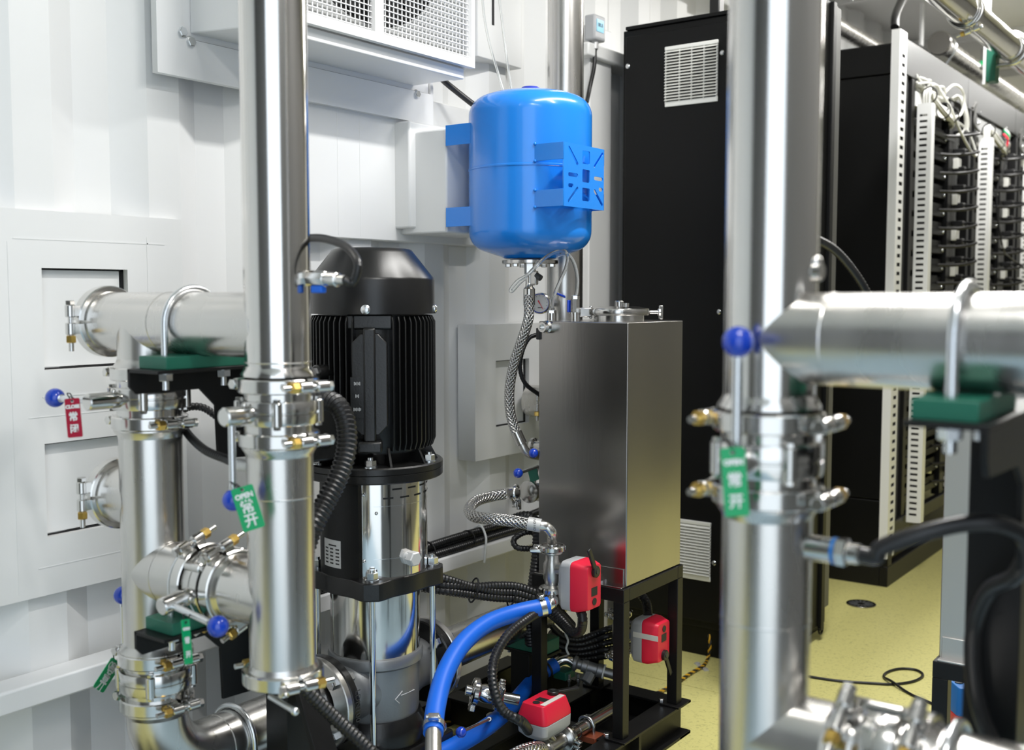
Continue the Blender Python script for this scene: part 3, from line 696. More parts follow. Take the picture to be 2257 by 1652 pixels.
# ============================================================ VERTICAL PUMP
pn = V((-PX, -PY, 0)).normalized(); ps = V((-pn.y, pn.x, 0))      # towards the viewer side, and to its right
def D(a, r, z): return V((PX, PY, z))+pn*(r*math.cos(R(a)))+ps*(r*math.sin(R(a)))
def dv(a): return pn*math.cos(R(a))+ps*math.sin(R(a))
pump = thing('pump', (PX, PY, 0.10), 'tall black-motored vertical pump with polished steel pump body', 'pump')
def lat(prof, name, m, n=64, **k): return MB().lathe((PX, PY, 0), ez, prof, n, **k).build(name, m, pump)
cap = lat([(0.0001, 1.300), (0.080, 1.300), (0.087, 1.297), (0.092, 1.290), (0.135, 1.236), (0.1372, 1.230), (0.1372, 1.158), (0.130, 1.158)], 'fan_cover', mat('satin_black', (0.007, 0.007, 0.0075), 0, 0.30, bump=0.05, bscale=500))
for a in (-6, 80, 190, 275):
    p = D(a, 0.1372, 1.168); MB().lathe(p, dv(a), [(0.010, 0), (0.010, 0.0025), (0.006, 0.006), (0.001, 0.0065)], 20).build('cap_screw', zinc, pump)
lat([(0.116, 0.86), (0.118, 0.865), (0.118, 1.162)], 'motor_body', blackg)
fin = MB().prism([(0.112, 0.868), (0.132, 0.868), (0.1385, 0.885), (0.1385, 1.141), (0.132, 1.154), (0.112, 1.156)],
                 (PX, PY, 0)+V((0, -0.0016, 0)) if False else V((PX, PY-0.0016, 0)), ex, ez, (0, 0.0032, 0))
f0 = fin.build('cooling_fin', blackg, pump, 0.0006)
base_a = math.atan2(pn.y, pn.x)
# a fin turns about the pump axis, which is the parent's own axis
first = True
for k in range(60):
    a = k*6.0
    rel = (a+180) % 360-180
    if abs(rel) < 17: continue
    if first: f0.rotation_euler = (0, 0, base_a+R(rel)); first = False
    else: copy_part(f0, pump, rotz=base_a+R(rel))
def dbox(a, r0, r1, wdt, z0, z1, name, m, bevel=0.0, off=0.0):
    d, t = dv(a), dv(a+90); c = V((PX, PY, (z0+z1)/2))+d*((r0+r1)/2)+t*off
    return MB().obox(c, d, t, ez, r1-r0, wdt, z1-z0).build(name, m, pump, bevel)
dbox(-3, 0.105, 0.124, 0.096, 1.126, 1.158, 'motor_lug', blackg, 0.004)
# raised front pad with chamfered corners
d, t = dv(-3), dv(87)
pad = [(-0.037, 0.92), (0.037, 0.92), (0.037, 1.098), (0.018, 1.118), (-0.018, 1.118), (-0.037, 1.098)]
pad = [(-0.037, 0.925), (-0.018, 0.905), (0.018, 0.905), (0.037, 0.925)]+pad[2:]
MB().prism(pad, V((PX, PY, 0))+d*0.110, t, ez, d*0.029).build('front_pad', blackg, pump, 0.002)
MB().obox(V((PX, PY, 1.01))+d*0.139, t, ez, d, 0.026, 0.24, 0.010).build('pad_rib', blackg, pump, 0.004)
dbox(-3, 0.108, 0.150, 0.05, 0.868, 0.892, 'clamp_block', blackg, 0.004)
npl = V((PX, PY, 0.985))+d*0.1402-t*0.026
MB().obox(npl, t, ez, d, 0.028, 0.086, 0.0016).build('name_plate', blackg, pump, 0.0003)
for zz, n_ in ((1.014, 5), (0.988, 3), (0.960, 6)):
    for i in range(n_): MB().obox(npl+V((0, 0, zz-0.985))+t*((i-(n_-1)/2)*0.0028)+d*0.0009, t, ez, d, 0.0012, 0.007-0.002*(i % 2), 0.0003).build('plate_print', label, pump)
# terminal box on the left
dbox(-62, 0.10, 0.185, 0.135, 0.850, 0.985, 'terminal_box', blackg, 0.006)
dbox(-62, 0.185, 0.192, 0.145, 0.845, 0.990, 'terminal_lid', blackg, 0.003)
tq = dv(-62); tt = dv(28)
MB().cyl(V((PX, PY, 0.895))+tt*0.066+tq*0.150, V((PX, PY, 0.895))+tt*0.074+tq*0.150, 0.016, 24, ch=0.002).build('blind_plug', blackg, pump)
eyep = V((PX, PY, 1.035))+dv(-48)*0.140
MB().cyl(eyep-dv(-48)*0.02, eyep+dv(-48)*0.022, 0.017, 20, ch=0.003).build('lifting_boss', blackg, pump)
MB().hexa(eyep+dv(-48)*0.020, dv(-48), 0.0125, 0.020).build('lifting_bolt', zinc, pump)
# lantern with ribs, flange
lat([(0.095, 0.836), (0.104, 0.862), (0.118, 0.866)], 'lantern', blackg)
for k in range(10):
    a = k*36+15; d2, t2 = dv(a), dv(a+90)
    MB().prism([(0.090, 0.836), (0.142, 0.836), (0.122, 0.874), (0.090, 0.874)], V((PX, PY, 0))+d2*0-t2*0.003, d2, ez, t2*0.006).build('lantern_rib', blackg, pump, 0.001)
lat([(0.06, 0.801), (0.150, 0.801), (0.1535, 0.804), (0.1535, 0.819), (0.1520, 0.820), (0.1535, 0.821), (0.1535, 0.833), (0.150, 0.836), (0.09, 0.838)], 'motor_flange', blackg)
for a in (-3, 60, 120, 180, 240, 300):
    p = D(a, 0.138, 0.836)
    MB().cyl(p, p+ez*0.003, 0.0145, 24).hexa(p+ez*0.003, ez, 0.0125, 0.014).cyl(p+ez*0.015, p+ez*0.022, 0.0062, 16).build('flange_bolt', zinc, pump)
# coupling guard: bright wrapped sheet and black plate
a_ = math.atan2
def arc(a0, a1, r, z0, z1, th, name, m):
    return MB().lathe((PX, PY, 0), ez, [(r, z0), (r+th, z0), (r+th, z1), (r, z1)], max(3, int(abs(a1-a0)/4)), a0=R(a0), a1=R(a1), ref=pn, closed=True).build(name, m, pump)
mirror = mat('guard_sheet', (0.76, 0.75, 0.73), 1, 0.11, bump=0.10, bscale=9)
arc(-14, 128, 0.1165, 0.594, 0.801, 0.0015, 'guard_sheet', mirror)
arc(-132, -15, 0.1180, 0.590, 0.803, 0.0020, 'guard_plate', blackp)
arc(-16.5, -12.5, 0.1190, 0.592, 0.802, 0.0015, 'guard_edge', chrome)
arc(108, 112, 0.1185, 0.596, 0.801, 0.0015, 'guard_edge', chrome)
for row, z in ((0, 0.7845), (1, 0.7660)):
    for k in range(5 if row else 4):
        a = (9 if row else 19)+k*19; arc(a, a+11, 0.1179, z-0.0018, z+0.0018, 0.0006, 'vent_slot', matteb)
for z in (0.749, 0.635): arc(-1, 122, 0.1180, z-0.0005, z+0.0005, 0.0006, 'crease', zinc)
for a, z in ((-11, 0.775), (-11, 0.632), (105, 0.790), (105, 0.640), (2, 0.735)):
    p = D(a, 0.1185, z); MB().sphere(p, 0.0038, 12, 8).build('guard_screw', zinc, pump)
pg = D(38, 0.112, 0.632)
MB().cyl(pg, pg+dv(38)*0.016, 0.0155, 24).hexa(pg+dv(38)*0.010, dv(38), 0.0165, 0.022).build('vent_plug', label, pump)
# label plate on the black guard
ld = dv(-47); lt = dv(43); lo = V((PX, PY, 0.648))+ld*0.1208
arc(-64, -37, 0.1200, 0.612, 0.672, 0.0006, 'rating_label', label)
for r_ in range(6):
    z = 0.660-r_*0.0078
    for c_ in range(3 if r_ else 1):
        aa = -61+c_*8.5 if r_ else -55
        arc(aa, aa+(5 if r_ else 12), 0.1206, z-0.0016, z+0.0016, 0.0003, 'label_print', inkb)
# lower bracket with four ears and stay bolts
poly = []
for k in range(4):
    a = R(90*k-3)
    for rr, da in ((0.147, -10), (0.153, -6), (0.153, 6), (0.147, 10), (0.128, 20), (0.122, 32), (0.122, 45), (0.122, 58), (0.128, 70)):
        q = a+R(da); poly.append((rr*math.cos(q), rr*math.sin(q)))
MB().prism(poly, (PX, PY, 0.552), pn, ps, (0, 0, 0.040)).build('pump_bracket', blackg, pump, 0.003)
for k in range(4):
    a = 90*k-3; p = D(a, 0.1285, 0.592)
    MB().cyl(D(a, 0.1285, 0.205), p+ez*0.02, 0.0068, 20).build('stay_bolt', chrome, pump)
    MB().cyl(p, p+ez*0.003, 0.015, 24).hexa(p+ez*0.003, ez, 0.0135, 0.016).cyl(p+ez*0.017, p+ez*0.024, 0.0066, 16).build('stay_nut', zinc, pump)
lat([(0.099, 0.404), (0.1, 0.41), (0.1, 0.553)], 'outer_sleeve', polish)
lat([(0.094, 0.262), (0.097, 0.275), (0.0985, 0.380), (0.106, 0.386), (0.107, 0.402), (0.104, 0.408), (0.1005, 0.408)], 'pump_base', alu)
lat([(0.112, 0.200), (0.113, 0.232), (0.108, 0.250), (0.100, 0.266), (0.09, 0.266)], 'base_ring', blackg)
bx('foot_plate', blackg, pump, PX-0.125, PX+0.125, PY-0.125, PY+0.125, 0.180, 0.206, 0.006)
bx('pump_plinth', blackp, pump, PX-0.15, PX+0.15, PY-0.15, PY+0.15, 0.093, 0.180, 0.004)
for sx in (-1, 1):
    for sy in (-1, 1):
        p = V((PX+sx*0.105, PY+sy*0.105, 0.206)); MB().cyl(p, p+ez*0.003, 0.013, 20).hexa(p+ez*0.003, ez, 0.011, 0.012).build('foot_bolt', zinc, pump)
for s_ in (-1, 1):
    o = V((PX, PY, ZP)); dd = ey*s_
    MB().lathe(o, dd, [(0.078, 0.055), (0.068, 0.085), (0.059, 0.120), (0.058, 0.155)], 44).build('port', alu, pump)
    MB().ring(o+dd*0.160, dd, 0.056, 0.098, 0.022, 56, 0.003).build('port_flange', blackg, pump)
    for k in range(4):
        a = R(45+90*k); p = o+dd*0.149+(ex*math.cos(a)+ez*math.sin(a))*0.081
        MB().hexa(p-dd*0.012, dd, 0.0135, 0.012).cyl(p-dd*0.004, p+dd*0.05, 0.007, 14).hexa(p+dd*0.038, dd, 0.0125, 0.011).build('flange_bolt', zinc, pump)
    fl = thing('loose_flange', o+dd*0.18, ('left' if s_ < 0 else 'right')+' loose steel flange bolted to the pump port', 'flange', 'loose pipe flanges')
    MB().ring(o+dd*0.180, dd, 0.058, 0.099, 0.016, 56, 0.002).build('flange_ring', cast, fl)
text('LDN100', 0.020, rackg, pump, (PX+0.0985, PY-0.160, ZP+0.01), -ez, ey, name='flange_lettering', width=1)
# flow arrow on the base
def on_base(px, py, r=0.0990):
    o = V((0, 0, CAMZ)); q = (P(px, py, d=1.0)-o); a = q.x*q.x+q.y*q.y; fx, fy = o.x-PX, o.y-PY
    b2 = 2*(fx*q.x+fy*q.y); c_ = fx*fx+fy*fy-r*r; return o+q*((-b2-math.sqrt(max(0, b2*b2-4*a*c_)))/(2*a))
for p0_, p1_ in (((871, 1541), (887, 1522)), ((871, 1541), (880, 1549)), ((884, 1532), (913, 1519))):
    a0_, a1_ = on_base(*p0_), on_base(*p1_); MB().tube([a0_, (a0_+a1_)/2+((a0_+a1_)/2-V((PX, PY, a0_.z))).normalized()*0.0004, a1_], 0.0011, 6).build('arrow_mark', label, pump)
# outlet pipe and tall riser behind the blue tank
XV, YV, RV = -1.69, 2.58, 0.0485
ob = thing('outlet_pipe', (PX, PY+0.19, ZP-0.05), 'steel pipe from the right pump flange turning up behind the steel tank', 'pipe')
ya = PY+0.172; br = 0.15
pts = [(PX, ya, ZP), (PX, ya+0.1, ZP)]+[(PX+(XV-PX)*k/15, YV-br+br*math.sin(R(6*k)), ZP+br-br*math.cos(R(6*k))) for k in range(0, 16)]+[(XV, YV, 1.0), (XV, YV, HC)]
MB().tube(pts, 0.0505, 44).build('pipe', steel, ob)
seam((PX, YV-br-0.01, ZP), ey, 0.0507, ob); seam((XV, YV, ZP+br+0.01), ez, 0.0507, ob)
t, R_, s = ubolt((PX, P(1160, 1440, X=PX).y, ZP), ey, ez, 0.0505, 'U-bolt over the outlet pipe behind the blue hose', legs=0.078)
yb = P(1160, 1440, X=PX).y
b = thing('saddle_block', (PX, yb, ZP-0.09), 'dark green block under the outlet pipe behind the blue hose', 'pipe block', 'green saddle blocks')
bx('block', green, b, PX-0.085, PX+0.085, yb-0.034, yb+0.034, ZP-0.082, ZP-0.046, 0.002)
k = thing('pipe_bracket', (PX, yb, 0.093), 'low black bracket carrying the outlet pipe', 'bracket', 'black pipe brackets')
MB().box(PX-0.09, PX+0.09, yb-0.036, yb+0.036, ZP-0.09, ZP-0.082).box(PX-0.03, PX+0.03, yb-0.03, yb+0.03, 0.093, ZP-0.09).build('stand', blackp, k, 0.001)

pz = P(1207, 885, X=-1.89)
sw = thing('pipe_stub', pz, 'capped pipe stub in the wall opening behind the water tank', 'pipe')
MB().lathe((-1.955, pz.y, pz.z), ex, [(0.05, 0), (0.05, 0.07), (0.057, 0.072), (0.057, 0.078), (0.045, 0.081), (0.001, 0.083)], 40).build('stub', steel, sw)
clamp((-1.880, pz.y, pz.z), ex, -ey, 0.0505, 'two-bolt clamp on the stub behind the water tank', brass_sign=1)
# ============================================================ BLUE EXPANSION TANK
TX, TY, TR = -1.64, 2.338, 0.1598
zt, zb = P(1169, 205, Y=TY).z, P(1169, 570, Y=TY).z
et = thing('expansion_tank', (TX, TY, zb-0.01), 'glossy blue pressure tank mounted on the white wall above the steel box', 'tank')
rs = 0.052; pr_ = [(0.0001, zt)]
pr_ += [(0.085, zt-0.003), (0.108, zt-0.007)]+[(TR-rs+rs*math.sin(R(a)), zt-0.010-rs+rs*math.cos(R(a))) for a in range(22, 91, 8)]+[(TR, zt-0.010-rs-0.004)]
zs = P(1169, 378, Y=TY).z
pr_ += [(TR, zs+0.0045), (TR+0.0015, zs+0.003), (TR+0.0015, zs-0.001), (TR, zs-0.0025)]
pr_ += [(TR, zb+0.070)]+[(TR-rs+rs*math.sin(R(a)), zb+0.070-rs*math.cos(R(a))) for a in range(82, 12, -8)]+[(0.100, zb+0.0125), (0.078, zb+0.006), (0.070, zb+0.002), (0.066, zb), (0.0001, zb)]
MB().lathe((TX, TY, 0), ez, list(reversed(pr_)), 72).build('shell', tankb, et)
MB().lathe((TX, TY, zt-0.002), ez, [(0.027, 0), (0.027, 0.010), (0.022, 0.0165), (0.0001, 0.0175)], 28).build('valve_cap', capb, et)
fz = P(1169, 578, Y=TY).z
MB().lathe((TX, TY, fz-0.005), ez, [(0.071, 0), (0.0735, 0.002), (0.0735, 0.010), (0.05, 0.013)], 48).build('flange', zincy, et)
for k in range(6):
    a = R(60*k+25); p = V((TX+0.058*math.cos(a), TY+0.058*math.sin(a), fz-0.005)); MB().hexa(p-ez*0.007, ez, 0.0085, 0.008).build('bolt', zincy, et)
# slotted mounting plate on the right, plain one at the wall
yn, yf = TY-0.123, TY+0.068
xp = -1.457
za, zz0 = P(1240, 311, X=xp).z, P(1240, 453, X=xp).z; Hp = za-zz0; Wp = 0.187
uv = lambda a, b: (a*Wp, Hp*(1-b))
def us(a0, b0, a1, b1, w_=0.0085):
    p0, p1 = uv(a0, b0), uv(a1, b1); L_ = math.hypot(p1[0]-p0[0], p1[1]-p0[1]); return slot((p0[0]+p1[0])/2, (p0[1]+p1[1])/2, L_, w_, math.degrees(math.atan2(p1[1]-p0[1], p1[0]-p0[0])))
hs = [us(.11, .06, .35, .33), us(.745, .32, .975, .06), us(.11, .495, .35, .495, .0095), us(.745, .495, .975, .495, .0095), us(.11, .665, .235, .665, .0095), us(.865, .665, .975, .665, .0095),
      us(.11, .93, .35, .68), us(.745, .68, .975, .93)]
for b0, b1 in ((.08, .29), (.38, .585), (.675, .885)):
    c = uv(.545, (b0+b1)/2); hs.append(rrect(c[0], c[1], .19*Wp, (b1-b0)*Hp, 0.004))
plate('slotted_plate', tankb, et, (xp, yn, zz0), ey, ez, [(0, 0), (Wp, 0), (Wp, Hp), (0, Hp)], hs, 0.003)
xs_ = TX+math.sqrt(TR**2-0.123**2)-0.004
for yy in (yn, yn+Wp):
    for b0, b1 in ((0.0, .27), (.73, 1.0)):
        x0 = TX+math.sqrt(max(0, TR**2-(yy-TY)**2))-0.004
        MB().box(x0, xp+0.0015, yy-0.0015, yy+0.0015, zz0+Hp*(1-b1), zz0+Hp*(1-b0)).build('bracket_arm', tankb, et, 0.0006)
        for zq in (zz0+Hp*(1-b1), zz0+Hp*(1-b0)): MB().sphere((x0+0.004, yy-0.002, zq), 0.0042, 10, 6).build('weld_dot', tankb, et)
xw = -1.822
for yy in (yn, yn+Wp):
    for y0_, y1_ in ((277, 322), (458, 500)):
        x0 = TX-math.sqrt(max(0, TR**2-(yy-TY)**2))+0.004
        MB().box(xw, x0, yy-0.0015, yy+0.0015, P(985, y1_, X=xw).z, P(985, y0_, X=xw).z).build('bracket_arm', tankb, et, 0.0006)
# white pads that carry it
bx('tank_pad', wallw, wl, -1.99, xw-0.0016, yn+0.004, yn+0.24, P(985, 512, X=xw).z, P(985, 282, X=xw).z, 0.005)
bx('pad_base', wallw, wl, -2.02, -1.93, yn-0.02, yn+0.30, P(940, 505, X=-1.93).z, P(940, 272, X=-1.93).z, 0.006)
# ball valve and pressure fittings under it
vf = thing('ball_valve', (TX, TY, fz-0.05), 'steel outlet fitting with grey wing lever under the blue tank', 'valve')
MB().cyl((TX, TY, fz-0.004), (TX, TY, fz-0.03), 0.0155, 6).cyl((TX, TY, fz-0.028), (TX, TY, fz-0.060), 0.012, 20).build('body', zincy, vf)
MB().cyl(P(1182, 606, Y=TY-0.02), P(1192, 613, Y=TY-0.02), 0.008, 16).build('stem', rackg, vf)
MB().obox(P(1178, 612, Y=TY-0.02), ex, ez, ey, 0.018, 0.036, 0.014).build('lever', cast, vf, 0.003)
# ============================================================ STAINLESS WATER TANK ON A STAND
ZB0 = 0.478
c1, c2, c3 = P(1378, 1294, Z=ZB0), P(1501, 1243, Z=ZB0), P(1187, 1259, Z=ZB0)
BX1 = (c1.x+c2.x)/2; BX0 = c3.x; BY0 = (c1.y+c3.y)/2; BY1 = c2.y
BZ = P(1378, 711, X=BX1, ).z
wt = thing('water_tank', ((BX0+BX1)/2, (BY0+BY1)/2, ZB0), 'tall rectangular stainless water tank with a round lid on a black stand', 'tank')
bx('tank_body', satin, wt, BX0, BX1, BY0, BY1, ZB0, BZ, 0.0025)
# lid
lc = V((P(1352, 700, Z=BZ+0.02).x, P(1352, 700, Z=BZ+0.02).y, BZ)); lc = V(((BX0+BX1)/2+0.022, (BY0+BY1)/2+0.0, BZ))
MB().lathe(lc, ez, [(0.066, 0), (0.066, 0.014), (0.07, 0.016)], 48).build('neck', zincy, wt)
MB().lathe(lc, ez, [(0.070, 0.014), (0.0785, 0.015), (0.080, 0.018), (0.080, 0.029), (0.0785, 0.032), (0.066, 0.033), (0.05, 0.037), (0.0001, 0.038)], 56).build('lid', zincy, wt)
MB().cyl(lc+ez*0.036, lc+ez*0.052, 0.012, 20, ch=0.002).cyl(lc+V((0.02, 0.0, 0.036)), lc+V((0.02, 0, 0.046)), 0.008, 16).build('lid_vent', zincy, wt)
r1 = V((_rt.x, _rt.y, 0)); h1 = lc-r1*0.088+ez*0.022
MB().obox(h1, r1, V((-r1.y, r1.x, 0)), ez, 0.030, 0.022, 0.024).cyl(h1+r1*0.014+ez*-0.016, h1+r1*0.014+ez*0.016, 0.004, 12).build('hinge', zincy, wt, 0.002)
h2 = lc+r1*0.090+ez*0.022
MB().cyl(h2-r1*0.012, h2+r1*0.020, 0.0052, 14).cyl(h2+r1*0.010, h2+r1*0.018, 0.011, 6).obox(h2+r1*0.018, ez, V((-r1.y, r1.x, 0)), r1, 0.036, 0.012, 0.010).build('wing_nut', zincy, wt, 0.002)
def stub(px, py, name, h=0.024, r=0.0135):
    p = P(px, py, Z=BZ); return p
s1 = V((P(1216, 705, Y=BY0+0.05).x, BY0+0.05, BZ)); s2_ = V((P(1268, 705, Y=BY0+0.07).x, BY0+0.07, BZ))
MB().cyl(s1, s1+ez*0.020, 0.0125, 24).hexa(s1+ez*0.018, ez, 0.0125, 0.010).cyl(s1+ez*0.027, s1+ez*0.034, 0.0075, 16).build('vent_stub', zincy, wt)
MB().cyl(s2_, s2_+ez*0.020, 0.0135, 24).ring(s2_+ez*0.020, ez, 0.004, 0.0145, 0.004).cyl(s2_+ez*0.018, s2_+ez*0.056, 0.0128, 8).hexa(s2_+ez*0.054, ez, 0.011, 0.012).build('vent_valve', zincy, wt)
MB().obox(s2_+V((-0.016, -0.004, 0.038)), ex, ey, ez, 0.007, 0.014, 0.032).build('valve_lever', knobb, wt, 0.002)
p = P(1210, 720, Y=BY0)
MB().lathe(p+ey*0.002, -ey, [(0.0165, 0), (0.0165, 0.014), (0.0125, 0.018), (0.0125, 0.034), (0.008, 0.034), (0.008, 0.02), (0.0001, 0.02)], 28).build('overflow_stub', zincy, wt)
MB().obox(P(1190, 735, Y=BY0+0.004), ex, ey, ez, 0.012, 0.02, 0.03).build('level_fitting', rubber, wt, 0.002)
# foot tabs of the tank
bx('foot_tab', satin, wt, BX1-0.075, BX1-0.006, BY0-0.004, BY0, ZB0+0.002, ZB0+0.045, 0.001)
bx('foot_tab', satin, wt, BX1-0.085, BX1-0.002, BY0-0.020, BY0, ZB0-0.001, ZB0+0.003, 0.001)
bx('foot_tab', satin, wt, BX0+0.0, BX0+0.06, BY0-0.020, BY0, ZB0-0.001, ZB0+0.003, 0.001)
MB().cyl(V((BX1-0.068, BY0-0.012, ZB0+0.003)), V((BX1-0.068, BY0-0.012, ZB0+0.010)), 0.0075, 6).build('screw', zinc, wt)
zk = P(1372, 1636, X=BX1+0.004).z if False else 0.093
stand = thing('tank_stand', ((BX0+BX1)/2, (BY0+BY1)/2, zk), 'black square-tube stand under the stainless water tank', 'stand')
L0 = 0.030; xa, xb, ya_, yb_ = BX0-0.006, BX1+0.006, BY0-0.022, BY1+0.006
for x in (xa, xb-L0):
    for y in (ya_, yb_-L0):
        bx('leg', blackp, stand, x, x+L0, y, y+L0, zk+0.006, ZB0-0.034, 0.0015)
        bx('foot_plate', blackp, stand, x-0.014, x+L0+0.014, y-0.014, y+L0+0.014, zk, zk+0.006, 0.001)
        q = V((x+L0/2-0.028, y-0.004, zk+0.006)); MB().hexa(q, ez, 0.0075, 0.009).build('foot_bolt', zinc, stand)
for y in (ya_, yb_-L0): bx('rail', blackp, stand, xa, xb, y, y+L0, ZB0-0.034, ZB0-0.001, 0.0015)
for x in (xa, xb-L0): bx('rail', blackp, stand, x, x+L0, ya_+L0, yb_-L0, ZB0-0.034, ZB0-0.001, 0.0015)
# ============================================================ SKID
kc = P(1523, 1541, Z=zk)
sk = thing('skid_frame', (-1.6, 1.8, 0), 'low black channel-steel skid under the pump and the water tank', 'frame')
def chan_y(x, y0, y1, w_=0.062, side=1):
    o = MB().box(x-w_, x, y0, y1, zk-0.007, zk).box(x-w_, x, y0, y1, 0.0, 0.008)
    xw_ = x-w_*0.55; o.box(xw_-0.004, xw_+0.004, y0, y1, 0.008, zk-0.007); return o.build('long_beam', blackp, sk, 0.001)
SX1 = kc.x; SY1 = kc.y
chan_y(SX1, 0.75, SY1); chan_y(-1.565, 0.75, SY1-0.06); chan_y(-1.87, 0.75, SY1)
MB().box(-1.87, SX1, SY1-0.062, SY1, zk-0.007, zk-0.0002).box(-1.87, SX1-0.034, SY1-0.036, SY1-0.028, 0.008, zk-0.007).box(-1.87, SX1, SY1-0.062, SY1, 0.0, 0.0078).build('cross_beam', blackp, sk, 0.001)
for yy in (BY0-0.01, 1.50, 1.0):
    MB().box(-1.87, SX1-0.03, yy-0.03, yy+0.03, zk-0.007, zk-0.0004).box(-1.87, SX1-0.036, yy-0.004, yy+0.004, 0.008, zk-0.007).build('cross_beam', blackp, sk, 0.001)
for yy in (BY0+0.06, BY0-0.30, BY0-0.6): bx('stiffener', blackp, sk, SX1-0.032, SX1-0.006, yy, yy+0.012, 0.008, zk-0.007)
bx('bottom_plate', blackp, sk, -1.56, SX1-0.064, BY0+0.022, SY1-0.064, 0.030, 0.036)
text('<', 0.03, label, sk, P(1295, 1575, Z=0.038), ex, ey, name='chalk_mark')
tag(bx('protective_film', film, None, -1.80, SX1-0.07, 1.04, 2.20, 0.001, 0.003), 'pale blue protective sheet on the floor inside the black skid', 'sheet')
tag(MB().prism([(-1.21, -1.4), (0.40, -1.4), (0.40, 3.05), (-0.84, 3.05), (-0.84, 2.0), (-1.21, 2.0)], (0, 0, 0.001), ex, ey, (0, 0, 0.002)).build('protective_film', film), 'pale blue protective sheet on the floor at lower right', 'sheet')
# ============================================================ SECOND WATER TANK AT THE RIGHT
q0 = P(2069, 1449, Z=ZB0)
w2 = thing('water_tank', (q0.x+0.16, q0.y+0.17, ZB0), 'second stainless water tank partly hidden behind the right black post', 'tank')
bx('tank_body', litdull, w2, q0.x, q0.x+0.42, q0.y, q0.y+0.34, ZB0, BZ-0.02, 0.0025)
bx('foot_tab', litdull, w2, q0.x+0.006, q0.x+0.09, q0.y-0.004, q0.y, ZB0+0.002, ZB0+0.045, 0.001)
bx('foot_tab', litdull, w2, q0.x+0.002, q0.x+0.10, q0.y-0.020, q0.y, ZB0-0.001, ZB0+0.003, 0.001)
st2 = thing('tank_stand', (q0.x+0.16, q0.y+0.17, 0), 'black square-tube stand under the second water tank at right', 'stand')
xa, xb, ya_, yb_ = q0.x-0.006, q0.x+0.426, q0.y-0.022, q0.y+0.346
for x in (xa, xb-L0):
    for y in (ya_, yb_-L0): bx('leg', blackp, st2, x, x+L0, y, y+L0, 0.004, ZB0-0.034, 0.0015)
for y in (ya_, yb_-L0): bx('rail', blackp, st2, xa, xb, y, y+L0, ZB0-0.034, ZB0-0.001, 0.0015)
for x in (xa, xb-L0): bx('rail', blackp, st2, x, x+L0, ya_+L0, yb_-L0, ZB0-0.034, ZB0-0.001, 0.0015)
# ============================================================ HOSES, SMALL VALVES, ACTUATORS
def Q(l):  # list of (px, py, depth) -> points
    return [P(a, b, d=c) for a, b, c in l]
def triclamp(c, ax, r, wing, lab):
    c = V(c); ax = V(ax).normalized(); wing = (V(wing)-ax*V(wing).dot(ax)).normalized(); s = ax.cross(wing)
    t = thing('tri_clamp', c, lab, 'clamp', 'small wing-nut clamps')
    pr = [(r*0.98, -0.008), (r*1.12, -0.008), (r*1.22, -0.0045), (r*1.22, 0.0045), (r*1.12, 0.008), (r*0.98, 0.008)]
    for a0 in (6, 186): MB().lathe(c, ax, pr, 16, a0=R(a0), a1=R(a0+168), ref=wing, closed=True).build('half_ring', zincy, t)
    e = c+wing*(r*1.22)
    MB().obox(e+wing*0.004+s*0.006, wing, s, ax, 0.018, 0.007, 0.013).build('ear', zincy, t, 0.0015)
    MB().obox(e+wing*0.004-s*0.006, wing, s, ax, 0.018, 0.007, 0.013).build('ear', zincy, t, 0.0015)
    MB().cyl(e+wing*0.005-s*0.012, e+wing*0.005+s*0.022, 0.0032, 12).build('bolt', zincy, t)
    MB().cyl(e+wing*0.005+s*0.010, e+wing*0.005+s*0.022, 0.0075, 18).obox(e+wing*0.005+s*0.028, s, wing, ax, 0.018, 0.028, 0.009).build('wing_nut', zincy, t, 0.002)
    return t
